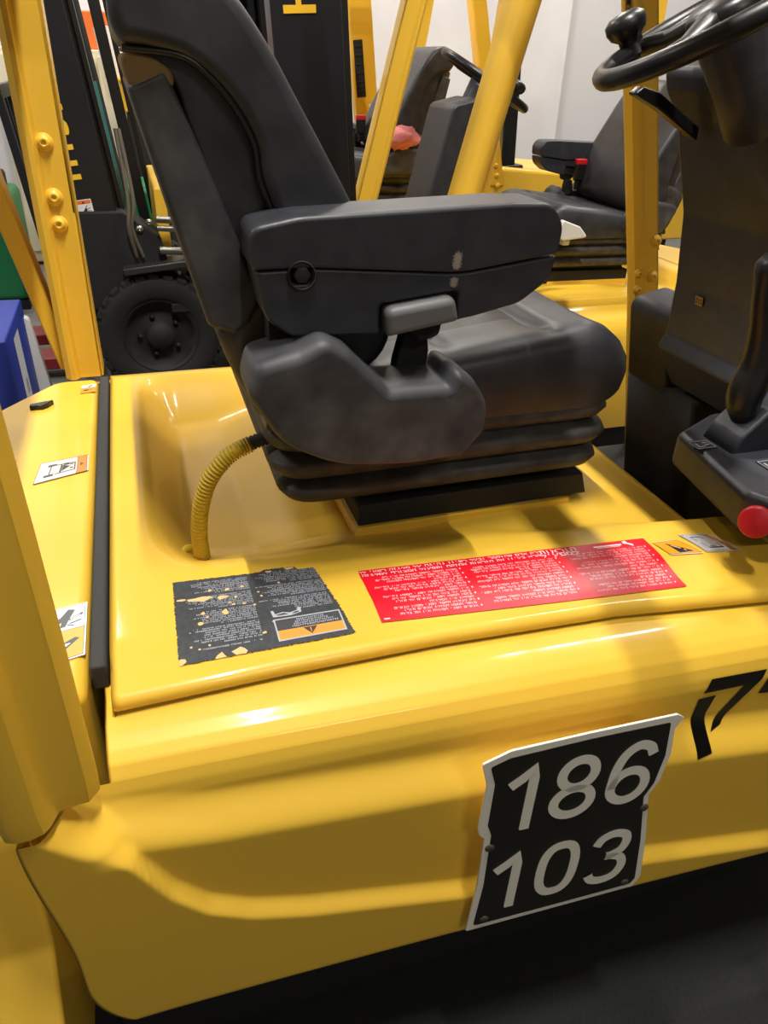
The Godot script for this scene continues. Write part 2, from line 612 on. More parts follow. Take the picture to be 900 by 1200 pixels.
		for x in [12, 48, 84]:
			put_rect(im, x, 16, 26, 58, rgb(34, 30, 22))
			put_rect(im, x + 9, 36, 8, 20, rgb(150, 110, 38))
	else:              # box label
		im = Image.create(200, 500, false, Image.FORMAT_RGBA8)
		im.fill(rgb(208, 210, 216))
		for k in 7:
			put_rect(im, 96 + k * 9, 190, 5, 60, ink)
		put_rect(im, 40, 300, 120, 200, rgb(70, 90, 160))
	return sticker_tex(im)

# a sheet over four corners (far-left, far-right, near-right, near-left), draped with drape(point) -> point
func sheet(p: Array, drape: Callable, nu := 12, nv := 6) -> ArrayMesh:
	var rows := []
	for j in nv + 1:
		var row := PackedVector3Array()
		for i in nu + 1:
			var u := float(i) / nu
			var w := float(j) / nv
			row.append(drape.call(p[0].lerp(p[1], u).lerp(p[3].lerp(p[2], u), w)))
		rows.append(row)
	var b := MB.new()
	b.grid(rows)
	return b.mesh()

# ---------------------------------------------------------------- the truck's body
func hood_y(x: float, z: float) -> float:
	var near := pw([[-0.05, -0.90], [0.02, -0.868], [0.22, -0.853], [0.45, -0.845], [0.55, -0.83], [0.9, -0.80]], x)
	var side := pw([[0.0, 0.16], [0.25, 0.12], [0.5, 0.03], [0.9, 0.025]], x)
	var inz := ss(near + 0.012, near - side, z) * ss(-1.645, -1.50, z)
	var inx := ss(-0.045, 0.035, x)
	# rounded corner where the near and the left walls meet
	var q := Vector2(max(0.0, 0.06 - x), max(0.0, z + 0.96))
	var corner := 1.0 - ss(0.06, 0.14, q.length()) if q.x > 0.0 and q.y > 0.0 else 1.0
	var deep := pw([[-0.05, 0.085], [0.12, 0.07], [0.26, 0.030], [0.45, 0.014], [0.66, 0.014], [0.74, 0.026], [0.85, 0.07]], x)
	var y := 0.75 - deep * inz * inx * corner
	y -= 0.010 * ss(-0.74, -0.665, z)
	return y

func drape_hood(p: Vector3) -> Vector3:
	return Vector3(p.x, hood_y(p.x, p.z) + 0.0016, p.z)

func hood_edge(x: float) -> float:
	return pw([[-0.1, -0.648], [0.1, -0.655], [0.3, -0.656], [0.55, -0.646], [0.8, -0.615], [1.0, -0.58]], x)

func make_hood(root: Node3D) -> MeshInstance3D:
	var rows := []
	var nx := 96
	var zs := []
	for i in 41:
		zs.append(lerp(-1.645, -0.98, i / 40.0))
	for i in range(1, 41):
		zs.append(lerp(-0.98, -0.72, i / 40.0))
	for j in zs.size():
		var row := PackedVector3Array()
		for i in nx + 1:
			var x: float = lerp(-0.093, 0.86, float(i) / nx)
			var z: float = zs[j]
			row.append(Vector3(x, hood_y(x, z), z))
		rows.append(row)
	for k in 13:                     # the rounded near lip and its return
		var row := PackedVector3Array()
		for i in nx + 1:
			var x: float = lerp(-0.093, 0.86, float(i) / nx)
			var e := hood_edge(x) - 0.014
			if k < 5:
				var z: float = lerp(-0.72, e, (k + 1) / 5.0)
				row.append(Vector3(x, hood_y(x, z), z))
			else:
				var a := PI / 2 * (k - 4) / 6.0
				var y0 := hood_y(x, e)
				row.append(Vector3(x, y0 - 0.012 * (1 - cos(a)), e + 0.014 * sin(a)))
		rows.append(row)
	# skirts all round
	var first := PackedVector3Array()
	for p in rows[0]:
		first.append(p + Vector3(0, -0.05, -0.003))
	rows.push_front(first)
	for r in rows.size():
		var row: PackedVector3Array = rows[r]
		row.insert(0, row[0] + Vector3(0.004, -0.03, 0))
		row.append(row[-1] + Vector3(-0.01, -0.2, 0))
		rows[r] = row
	var b := MB.new()
	b.grid(rows)
	return add(b.mesh(), "hood", M.yellow, root)

func panel_z(x: float, y: float) -> float:
	var z := pw([[0.25, -0.5785], [0.6, -0.578], [0.655, -0.578], [0.67, -0.581], [0.684, -0.587], [0.697, -0.597], [0.706, -0.611], [0.712, -0.627], [0.716, -0.647], [0.718, -0.672], [0.7195, -0.71]], y)
	# the scalloped flank: one broad step out, then a narrow ledge
	var yb := pw([[-0.1, 0.64], [0.0, 0.625], [0.2, 0.612], [0.45, 0.60], [0.75, 0.565], [1.0, 0.55]], x)
	var yl := pw([[-0.2, 0.66], [-0.13, 0.65], [-0.09, 0.615], [-0.075, 0.585], [-0.055, 0.545], [-0.02, 0.503], [0.03, 0.472], [0.1, 0.448], [0.31, 0.40], [0.6, 0.372], [0.83, 0.335], [1.0, 0.32]], x)
	z += 0.032 * ss(yb + 0.028, yb - 0.028, y)
	z += 0.016 * ss(yl + 0.012, yl - 0.012, y)
	z = lerp(z, -0.530, ss(0.0, 1.0, (min(-0.128 + 0.85 * (0.683 - y), -0.088) - x) / 0.045) if y <= 0.6835 and y > 0.58 else 0.0)
	z += 0.035 * pow(clamp((x + 0.1) / 0.93, 0, 1.2), 1.3)
	z -= 0.02 * ss(0.315, 0.284, y)
	return z

func make_side_panel(root: Node3D) -> MeshInstance3D:
	var b := MB.new()
	for part in 2:
		var rows := []
		var nx := 150
		var ys := []
		if part == 0:
			for i in 25:
				ys.append(lerp(0.7195, 0.683, pow(i / 24.0, 1.4)))
		else:
			for i in 111:
				ys.append(lerp(0.683, 0.284, i / 110.0))
		for y in ys:
			var xl := -0.103
			if part == 1:
				xl = -0.19 + 0.02 * ss(0.68, 0.45, y)
				if y < 0.41:
					var k: float = (0.41 - y) / 0.126
					xl = -0.17 + 0.11 * (1.0 - sqrt(max(0.0, 1.0 - k * k)))
			var row := PackedVector3Array()
			for i in nx + 1:
				var u := float(i) / nx
				var x: float = lerp(xl, 1.05, u * u * 0.5 + u * 0.5)
				row.append(Vector3(x, y, panel_z(x, y)))
			row.insert(0, row[0] + Vector3(0.004, 0, -0.03))
			rows.append(row)
		if part == 1:
			var last := PackedVector3Array()
			for p in rows[-1]:
				last.append(p + Vector3(0, 0.004, -0.03))
			rows.append(last)
		b.grid(rows)
	return add(b.mesh(), "side_panel", M.yellow, root)

func make_far_panel(root: Node3D) -> void:
	var b := MB.new()
	var rows := []
	for q in [[0.729, 0.0], [0.715, 0.06], [0.69, 0.10], [0.64, 0.125], [0.5, 0.14], [0.28, 0.13], [0.26, 0.08]]:
		var row := PackedVector3Array()
		for i in 13:
			row.append(Vector3(lerp(-0.19, 1.05, i / 12.0), q[0], -1.66 - q[1] * 0.9))
		rows.append(row)
	b.grid(rows)
	add(b.mesh(), "side_panel", M.yellow, root)

func make_counterweight(root: Node3D) -> MeshInstance3D:
	var b := MB.new()
	# plan (x, z) with a rounded tail, lying: outline x,y -> x,-z
	b.xf = Transform3D(Basis(Vector3(1, 0, 0), Vector3(0, 0, -1), Vector3(0, 1, 0)), Vector3.ZERO)
	var plan := rp([[-0.118, 0.655, 0.02], [-0.118, 1.645, 0.02], [-0.205, 1.645, 0.06], [-0.31, 1.50, 0.2], [-0.42, 1.15, 0.5], [-0.31, 0.80, 0.2], [-0.205, 0.655, 0.06]], 8)
	b.ext(plan, 0.22, 0.748, 0.014, 0.014, 6)
	# lower flank that steps out towards the ground
	b.xf = Transform3D(Basis(Vector3(0, 0, 1), Vector3(0, 1, 0), Vector3(-1, 0, 0)), Vector3.ZERO)
	b.ext(rp([[-1.6, 0.10], [-0.70, 0.10], [-0.555, 0.10, 0.03], [-0.535, 0.30, 0.03], [-0.60, 0.40, 0.05], [-0.64, 0.60, 0.06], [-1.0, 0.62], [-1.6, 0.62]]), 0.212, 0.34, 0.008, 0.008, 3)
	return add(b.mesh(), "counterweight", M.yellow, root)

# an upright of the overhead guard: section rounded outside, flat with a raised rib inside; out = +1 when its outside looks to +z
func leg_section(w: float, d: float, out: float) -> Array:
	var p := []
	for k in 13:
		var a := PI * k / 12.0
		p.append(Vector2(w / 2 * cos(a) * (1.0 if abs(cos(a)) < 0.97 else 1.0), out * (d * 0.35 + d * 0.65 * sin(a))))
	p.append(Vector2(-w / 2, -out * d * 0.25))
	p.append(Vector2(-w / 2 + 0.012, -out * d * 0.36))
	p.append(Vector2(-w / 2 + 0.022, -out * d * 0.36))
	p.append(Vector2(-w / 2 + 0.030, -out * d * 0.25))
	p.append(Vector2(w / 2 - 0.006, -out * d * 0.25))
	p.append(Vector2(w / 2, -out * d * 0.2))
	return p

func make_leg(root: Node3D, pts: Array, w: float, d: float, out: float, called: String) -> MeshInstance3D:
	var sec := leg_section(w, d, out)
	var rows := []
	for p in pts:
		var row := PackedVector3Array()
		for q in sec:
			row.append(p + Vector3(q.x, 0, q.y))
		rows.append(row)
	var b := MB.new()
	# crisp creases inside: every side of the section is a strip of its own where it bends sharply
	var cuts := [0, 12, 13, 14, 15, 16, 17, 18, 19]
	for i in 8:
		var strip := []
		var a: int = cuts[i]
		var e: int = cuts[i + 1] if i < 7 else 19
		if i >= 7:
			break
		for row in rows:
			strip.append(row.slice(a, e + 1))
		b.grid(strip)
	var close := []
	for row in rows:
		close.append(PackedVector3Array([row[18], row[0]]))
	b.grid(close)
	var back := []
	for row in rows:
		back.append(PackedVector3Array([row[17], row[18]]))
	b.grid(back)
	for e in [0, rows.size() - 1]:
		var mid := Vector3.ZERO
		for p in rows[e]:
			mid += p / rows[e].size()
		b.grid([rows[e], b.flat(mid, rows[e].size())], true)
	return add(b.mesh(), called, M.yellow, root)

func bolt_head(at: Vector3, axis: Vector3, r := 0.011) -> ArrayMesh:
	var b := MB.new()
	b.xf = Transform3D(Basis(Quaternion(Vector3.UP, axis)), at)
	b.lathe([[r * 1.5, -0.002], [r * 1.5, 0.002], [r * 1.35, 0.004], [r, 0.0045], [r * 0.92, 0.009], [r * 0.6, 0.010], [r * 0.42, 0.010], [r * 0.36, 0.006], [0.0, 0.006]], Vector3.ZERO, 18)
	return b.mesh()

func make_guard(root: Node3D, detail: bool, foot: float, rear_x: float) -> void:
	# rear uprights: the far one straight up from the counterweight, the near one widening into a pressed foot
	var rx: float = -0.146 if rear_x == 0.0 else rear_x
	var top: float = -0.143 if rear_x == 0.0 else rear_x - 0.16
	var far := make_leg(root, [Vector3(rx - 0.002, 0.735, -1.72), Vector3(lerp(rx, top, 0.53), 1.42, -1.72), Vector3(top, 2.02, -1.70)], 0.078, 0.12, -1.0, "rear_upright")
	for q in ([1.205, 1.108, 1.058] if detail else []):
		add(bolt_head(Vector3(-0.143, q, -1.689), Vector3(0, 0, 1)), "bolt", M.yellow, far)
	var g := MB.new()
	if detail:
		g.ext(rp([[-0.165, 0.74], [-0.26, 1.235, 0.02], [-0.30, 1.235, 0.02], [-0.20, 0.74]]), -1.80, -1.73, 0.006, 0.006, 2)
	if detail:
		add(g.mesh(), "rear_brace", M.yellow, root)
	var b := MB.new()
	var rows := []
	# pressed foot: two flutes run up the outside
	for yy in [0.696, 0.699, 0.72, 0.80, 0.9, 1.0, 1.15, 1.3, 1.5, 1.75, 2.02]:
		var row := PackedVector3Array()
		var k := ss(0.69, 0.72, yy)
		var grow: float = 0.0015 * (1 - k)
		for q in [[-0.113, -0.575], [-0.109, -0.573], [-0.109, -0.569], [-0.119, -0.556], [-0.122, -0.5565], [-0.135, -0.554], [-0.147, -0.552], [-0.152, -0.548], [-0.157, -0.536], [-0.163, -0.529], [-0.174, -0.5255], [-0.188, -0.525], [-0.198, -0.529], [-0.205, -0.542], [-0.207, -0.57], [-0.205, -0.575]]:
			var up := ss(0.75, 1.6, yy)
			row.append(Vector3(q[0] - 0.012 * up + (0.0 if rear_x == 0.0 else rear_x + 0.146 - 0.16 * ss(0.735, 2.02, yy)) - grow * sign(q[0] + 0.15), yy, q[1] - 0.02 * up - grow))
		rows.append(row)
	for cut in [[0, 3], [3, 7], [7, 9], [9, 15]]:
		var strip := []
		for row in rows:
			strip.append(row.slice(cut[0], cut[1] + 1))
		b.grid(strip)
	var back := []
	for row in rows:
		back.append(PackedVector3Array([row[15], row[0]]))
	b.grid(back)
	b.grid([rows[0], b.flat(Vector3(-0.155, 0.69, -0.56), rows[0].size())], true)
	add(b.mesh(), "rear_upright", M.yellow, root)
	# front uprights lean back
	var lean := [[0.28, 1.335], [0.90, 1.203], [1.48, 1.054], [2.02, 0.912]]
	var fp := []
	var np := []
	lean[0] = [foot, lerp(1.335, 1.203, (foot - 0.28) / 0.62)]
	for q in lean:
		fp.append(Vector3(q[1] + (0.012 if detail else 0.0), q[0], -1.62 if detail else -1.635))
		np.append(Vector3(q[1], q[0], -0.665))
	var f := make_leg(root, fp, 0.070 if detail else 0.084, 0.045 if detail else 0.10, -1.0, "front_upright")
	for q in [[1.196, 1.0], [1.206, 0.915]]:
		add(bolt_head(Vector3(q[0] + 0.020, q[1], -1.609), Vector3(0, 0, 1), 0.010), "bolt", M.yellow, f)
	for q in [[1.180, 0.925], [1.186, 0.885]]:
		add(bolt_head(Vector3(q[0], q[1], -1.603), Vector3(0, 0, 1), 0.008), "bolt", M.yellow, f)
	make_leg(root, np, 0.09, 0.10, 1.0, "front_upright")
	# roof frame and its cross bars
	for z in [-1.66, -0.64]:
		var r := MB.new()
		r.box(Vector3(0.385, 2.03, z), Vector3(1.16, 0.06, 0.06), 0.012)
		add(r.mesh(), "roof_rail", M.yellow_far, root)
	for q in [[-0.12, 0.11], [0.455, 0.05], [0.605, 0.06], [0.90, 0.09]]:
		var r := MB.new()
		r.box(Vector3(q[0], 2.03, -1.15), Vector3(q[1], 0.05, 1.28 if detail else 1.06), 0.01)
		add(r.mesh(), "roof_bar", M.yellow_far, root)

# ---------------------------------------------------------------- the seat
func make_seat(root: Node3D, detail: bool, armrest := true) -> Node3D:
	var s := Node3D.new()
	s.name = "seat"
	s.position = -BASE
	root.add_child(s, true)
	var b := MB.new()
	# slide rail plate
	b.ext(rp([[0.268, 0.744], [0.662, 0.748], [0.65, 0.786], [0.268, 0.780]]), -1.36, -0.922, 0.003, 0.003, 2)
	b.ext(rp([[0.28, 0.785], [0.62, 0.785], [0.60, 0.80], [0.29, 0.80]]), -1.34, -0.945, 0.004, 0.004, 2)
	add(b.mesh(), "slide_rail", M.matte, s)
	b = MB.new()
	b.ext(rp([[0.262, 0.70], [0.63, 0.70], [0.63, 0.745], [0.262, 0.743]]), -1.36, -0.917, 0.003, 0.003, 2)
	add(b.mesh(), "mounting_plate", M.yellow, s)
	# bellows: stacked folds
	b = MB.new()
	var rows := []
	var folds := [[0.800, 0.020], [0.806, 0.002], [0.818, -0.004], [0.829, 0.000], [0.836, 0.016], [0.841, 0.018], [0.847, 0.000], [0.862, -0.008], [0.873, -0.003], [0.879, 0.014], [0.884, 0.015], [0.890, 0.002], [0.902, -0.004], [0.914, 0.0], [0.925, 0.012]]
	for q in folds:
		var up: float = (q[0] - 0.80) / 0.12
		var x0: float = 0.158 - 0.024 * up + q[1]
		var x1: float = 0.668 + 0.006 * up - q[1]
		var z0: float = -1.385 + q[1]
		var z1: float = -0.908 - q[1]
		var pl := rp([[x0, z0, 0.05], [x1, z0, 0.05], [x1, z1, 0.05], [x0, z1, 0.05]], 6)
		var row := PackedVector3Array()
		for p in pl:
			row.append(Vector3(p.x, q[0] + 0.01 * (p.x - 0.4), p.y))
		rows.append(row)
	b.grid(rows, true)
	b.grid([rows[0], b.flat(Vector3(0.4, 0.80, -1.15), rows[0].size())], true)
	add(b.mesh(), "bellows", M.dusty, s)
	# seat pan
	b = MB.new()
	b.ext(rp([[0.13, 0.915, 0.01], [0.60, 0.912, 0.02], [0.64, 0.94, 0.02], [0.15, 0.96]]), -1.38, -0.92, 0.006, 0.006, 3)
	add(b.mesh(), "seat_pan", M.plastic, s)
	# cushion: a fat rolled front and side, dished top
	b = MB.new()
	rows = []
	var prof := [[-0.245, 0.0], [-0.25, 0.25], [-0.251, 0.55], [-0.247, 0.80], [-0.232, 0.95], [-0.205, 1.0], [-0.17, 0.975], [-0.12, 0.955], [0.0, 0.95], [0.12, 0.955], [0.17, 0.975], [0.205, 1.0], [0.232, 0.95], [0.247, 0.80], [0.251, 0.55], [0.25, 0.25], [0.245, 0.0]]
	for i in 57:
		var u := i / 56.0
		var x: float = 0.20 + 0.49 * u
		var back := 1.0
		var lo: float = 0.912
		var top: float = lerp(0.985, 1.045, u)
		var wz := 1.0
		if u > 0.84:
			var k := (u - 0.84) / 0.16
			top = lerp(1.036, 0.968, 1 - sqrt(max(0, 1 - k * k)))
			lo = lerp(0.912, 0.950, 1 - sqrt(max(0, 1 - k * k)))
			wz = lerp(1.0, 0.92, 1 - sqrt(max(0, 1 - k * k)))
		var groove: float = 0.014 * exp(-pow((x - 0.555) / 0.012, 2)) + 0.006 * exp(-pow((x - 0.40) / 0.010, 2))
		var row := PackedVector3Array()
		for q in prof:
			var dip: float = groove if abs(q[0]) < 0.19 else 0.0
			row.append(Vector3(x, lo + (top - lo) * q[1] - dip, -1.15 + q[0] * wz))
		rows.append(row)
	b.grid(rows, false)
	b.grid([rows[-1], b.flat(Vector3(0.692, 0.955, -1.15), rows[-1].size())], true)
	b.grid([rows[0], b.flat(Vector3(0.20, 0.95, -1.15), rows[0].size())], true)
	var bot := []
	for row in rows:
		bot.append(PackedVector3Array([row[0], row[-1]]))
	b.grid(bot)
	var cu := add(b.mesh(), "seat_cushion", M.vinyl, s)
	if detail:
		# dusty centre panel of the cushion
		b = MB.new()
		var prow := []
		for i in 15:
			var x := 0.24 + 0.30 * i / 14.0
			var y := lerpf(0.985, 1.045, (x - 0.2) / 0.49)
			var row := PackedVector3Array()
			for j in 11:
				var w := -0.135 + 0.27 * j / 10.0
				var e: float = min(min(i, 14 - i) / 2.0, min(j, 10 - j) / 2.0)
				row.append(Vector3(x, 0.912 + (y - 0.912) * 0.95 + 0.007 * min(1.0, e) + 0.0, -1.15 + w))
			prow.append(row)
		b.grid(prow)
		add(b.mesh(), "centre_panel", M.dusty, s)
	# backrest: bolster, recessed flank, hard shell behind
	b = MB.new()
	var bol := cat2([[0.175, 1.03], [0.168, 1.12], [0.155, 1.195], [0.142, 1.235], [0.137, 1.27], [0.120, 1.303], [0.095, 1.331], [0.068, 1.349], [0.035, 1.357], [0.012, 1.362], [0.002, 1.385], [0.010, 1.425], [0.045, 1.450], [0.09, 1.442], [0.128, 1.410], [0.162, 1.365], [0.190, 1.318], [0.226, 1.257], [0.258, 1.20], [0.29, 1.13], [0.31, 1.05], [0.28, 1.0], [0.22, 1.0]], 4)
	b.ext(bol, -1.395, -0.905, 0.018, 0.034, 6)
	add(b.mesh(), "backrest_cushion", M.vinyl, s)
	b = MB.new()
	var fl := cat2([[0.10, 1.07], [0.095, 1.15], [0.088, 1.23], [0.070, 1.29], [0.060, 1.328], [0.034, 1.350], [0.012, 1.357], [0.03, 1.368], [0.075, 1.362], [0.11, 1.34], [0.14, 1.29], [0.16, 1.22], [0.19, 1.12], [0.17, 1.02], [0.12, 1.0]], 4)
	b.ext(fl, -1.37, -0.930, 0.005, 0.006, 3)
	add(b.mesh(), "backrest_flank", M.vinyl, s)
	b = MB.new()
	var path := cat([Vector3(0.012, 1.357, -0.925), Vector3(0.068, 1.352, -0.917), Vector3(0.097, 1.333, -0.915), Vector3(0.122, 1.304, -0.915), Vector3(0.139, 1.27, -0.915), Vector3(0.143, 1.235, -0.916), Vector3(0.157, 1.195, -0.917), Vector3(0.170, 1.14, -0.92)], 5)
	b.tube(path, 0.0035, 8)
	add(b.mesh(), "piping", M.black, s)
	b = MB.new()
	b.ext(cat2([[0.011, 1.352], [0.012, 1.330], [0.025, 1.305], [0.05, 1.312], [0.060, 1.333], [0.040, 1.352]], 4), -1.36, -0.924, 0.006, 0.008, 3)
	add(b.mesh(), "worn_trim", M.tan, s, "worn tan underside of the head roll")
	b = MB.new()
	b.ext(rp([[0.011, 1.324, 0.008], [0.052, 1.340, 0.006], [0.085, 1.255, 0.08], [0.108, 1.19, 0.05], [0.139, 1.10, 0.03], [0.124, 1.067, 0.02], [0.104, 1.054, 0.01], [0.072, 1.066, 0.012], [0.045, 1.18, 0.1]], 5), -1.375, -0.922, 0.008, 0.008, 4)
	add(b.mesh(), "backrest_shell", M.shell, s)
	# lower back, down to the bellows
	b = MB.new()
	b.ext(cat2([[0.085, 1.06], [0.088, 1.03], [0.108, 0.98], [0.13, 0.935], [0.17, 0.915], [0.24, 0.93], [0.26, 1.02], [0.2, 1.1], [0.12, 1.09]], 4), -1.38, -0.925, 0.02, 0.02, 4)
	add(b.mesh(), "recliner_cover", M.dusty, s)
	# hip guard
	b = MB.new()
	var hip := rp([[0.109, 1.056, 0.02], [0.16, 1.068, 0.02], [0.190, 1.082, 0.025], [0.219, 1.066, 0.03], [0.250, 1.033, 0.02], [0.268, 1.014, 0.008], [0.345, 1.013, 0.008], [0.356, 1.033, 0.010], [0.382, 1.016, 0.02], [0.403, 0.985, 0.04], [0.402, 0.945, 0.03], [0.372, 0.913, 0.03], [0.30, 0.908, 0.2], [0.20, 0.918, 0.2], [0.135, 0.955, 0.08], [0.098, 1.02, 0.03]], 6)
	b.ext(hip, -0.90, -0.79, 0.012, 0.026, 6)
	add(b.mesh(), "hip_guard", M.shell, s)
	if armrest:
		# bracket up to the armrest
		b = MB.new()
		b.ext(rp([[0.136, 1.03], [0.200, 1.03], [0.196, 1.10], [0.136, 1.10]]), -0.90, -0.865, 0.003, 0.003, 2)
		add(b.mesh(), "armrest_bracket", M.matte, s)
		# armrest: pad above, shell below, seam between
		b = MB.new()
		b.ext(rp([[0.1165, 1.196, 0.016], [0.172, 1.2065, 0.1], [0.425, 1.2165, 0.1], [0.480, 1.2155, 0.035], [0.4975, 1.19, 0.03], [0.4945, 1.157, 0.009], [0.367, 1.1388, 0.2], [0.179, 1.1518, 0.05], [0.117, 1.1515, 0.006]], 6), -0.925, -0.835, 0.005, 0.010, 5)
		add(b.mesh(), "armrest_pad", M.plastic, s)
		b = MB.new()
		b.ext(rp([[0.1215, 1.150, 0.003], [0.160, 1.1505, 0.002], [0.160, 1.135, 0.012], [0.184, 1.135, 0.012], [0.184, 1.151, 0.002], [0.367, 1.138, 0.2], [0.4942, 1.1545, 0.003], [0.488, 1.125, 0.04], [0.45, 1.098, 0.05], [0.39, 1.085, 0.03], [0.366, 1.0815, 0.002], [0.3655, 1.118, 0.006], [0.266, 1.106, 0.006], [0.266, 1.0705, 0.002], [0.16, 1.074, 0.03], [0.129, 1.096, 0.03]], 6), -0.92, -0.838, 0.004, 0.005, 3)
		add(b.mesh(), "armrest_shell", M.plastic, s)
		b = MB.new()
		b.xf = Transform3D(Basis(Quaternion(Vector3.UP, Vector3(0, 0, 1))), Vector3(0.172, 1.145, -0.849))
		b.lathe([[0.0165, 0.0], [0.0165, 0.0155], [0.0145, 0.0155], [0.0145, 0.002], [0.0, 0.002]], Vector3.ZERO, 24)
		add(b.mesh(), "bolt_recess", M.matte, s)
		b = MB.new()
		b.xf = Transform3D(Basis(Quaternion(Vector3.UP, Vector3(0, 0, 1))), Vector3(0.173, 1.145, -0.846))
		b.lathe([[0.0105, 0.0], [0.0105, 0.008], [0.009, 0.010], [0.0, 0.010]], Vector3.ZERO, 6)
		add(b.mesh(), "hex_bolt", M.bolt, s, "steel hexagon bolt head")
	# belt buckle cover and its stalk
	b = MB.new()
	b.ext(rp([[0.270, 1.104, 0.012], [0.357, 1.115, 0.012], [0.365, 1.084, 0.006], [0.272, 1.069, 0.006]], 5), -0.895, -0.822, 0.010, 0.012, 4)
	add(b.mesh(), "armrest_lever", M.grey, s, "grey rounded armrest lever")
	b = MB.new()
	b.ext(rp([[0.300, 1.074], [0.353, 1.082], [0.350, 1.060, 0.01], [0.325, 1.052, 0.01]]), -0.89, -0.85, 0.004, 0.004, 2)
	b.ext(rp([[0.312, 1.06, 0.008], [0.343, 1.06, 0.008], [0.347, 1.03], [0.340, 0.985], [0.298, 0.985], [0.302, 1.02]]), -0.90, -0.875, 0.004, 0.004, 2)
	add(b.mesh(), "buckle_stalk", M.matte, s)
	if detail:
		var im := Image.create(48, 128, false, Image.FORMAT_RGBA8)
		var fn := FastNoiseLite.new()
		fn.seed = 21
		fn.frequency = 0.12
		for y in 128:
			for x in 48:
				var e := 1.0 - pow(abs(x - 24) / 24.0, 2) - pow(abs(y - 64) / 64.0, 4)
				var on := fn.get_noise_2d(x * 0.6, y * 2.0) * 0.8 + e * 0.9 > 0.45
				im.set_pixel(x, y, Color(0.60, 0.56, 0.52, 1.0 if on else 0.0))
		var sm := sticker_tex(im)
		sm.transparency = BaseMaterial3D.TRANSPARENCY_ALPHA_SCISSOR
		sm.alpha_scissor_threshold = 0.5
		sm.roughness = 0.9
		add(sheet([Vector3(0.352, 1.166, -0.8343), Vector3(0.367, 1.167, -0.8343), Vector3(0.366, 1.143, -0.8343), Vector3(0.351, 1.143, -0.8343)], func(p): return p, 1, 1), "scuff_mark", sm, s, "pale scuff across the armrest")
		add(sheet([Vector3(0.351, 1.136, -0.8372), Vector3(0.366, 1.136, -0.8372), Vector3(0.364, 1.122, -0.8372), Vector3(0.352, 1.122, -0.8372)], func(p): return p, 1, 1), "scuff_mark", sm, s, "pale scuff across the armrest")
	# far side: second buckle side and adjusting lever
	b = MB.new()
	b.ext(rp([[0.20, 0.93, 0.03], [0.36, 0.93, 0.03], [0.36, 1.0, 0.03], [0.24, 1.05, 0.03], [0.13, 1.03, 0.03]]), -1.44, -1.38, 0.015, 0.015, 3)
	add(b.mesh(), "hip_guard", M.shell, s)
	if not detail:
		b = MB.new()
		b.ext(rp([[0.54, 0.93, 0.01], [0.65, 0.92, 0.02], [0.68, 0.95, 0.015], [0.655, 0.995, 0.01], [0.58, 0.97, 0.03]]), -1.46, -1.43, 0.006, 0.006, 3)
		b.box(Vector3(0.62, 0.91, -1.41), Vector3(0.03, 0.02, 0.06), 0.004)
		add(b.mesh(), "adjusting_lever", M.white, s, "white seat adjusting lever")
		b = MB.new()
		b.tube([Vector3(0.325, 1.03, -0.96), Vector3(0.325, 1.08, -0.965)], 0.012, 10)
		b.box(Vector3(0.325, 1.10, -0.97), Vector3(0.05, 0.07, 0.025), 0.008)
		add(b.mesh(), "belt_buckle", M.black, s)
		b = MB.new()
		b.box(Vector3(0.325, 1.140, -0.97), Vector3(0.05, 0.022, 0.026), 0.004)
		add(b.mesh(), "buckle_button", M.red, s, "red buckle button")
	return s

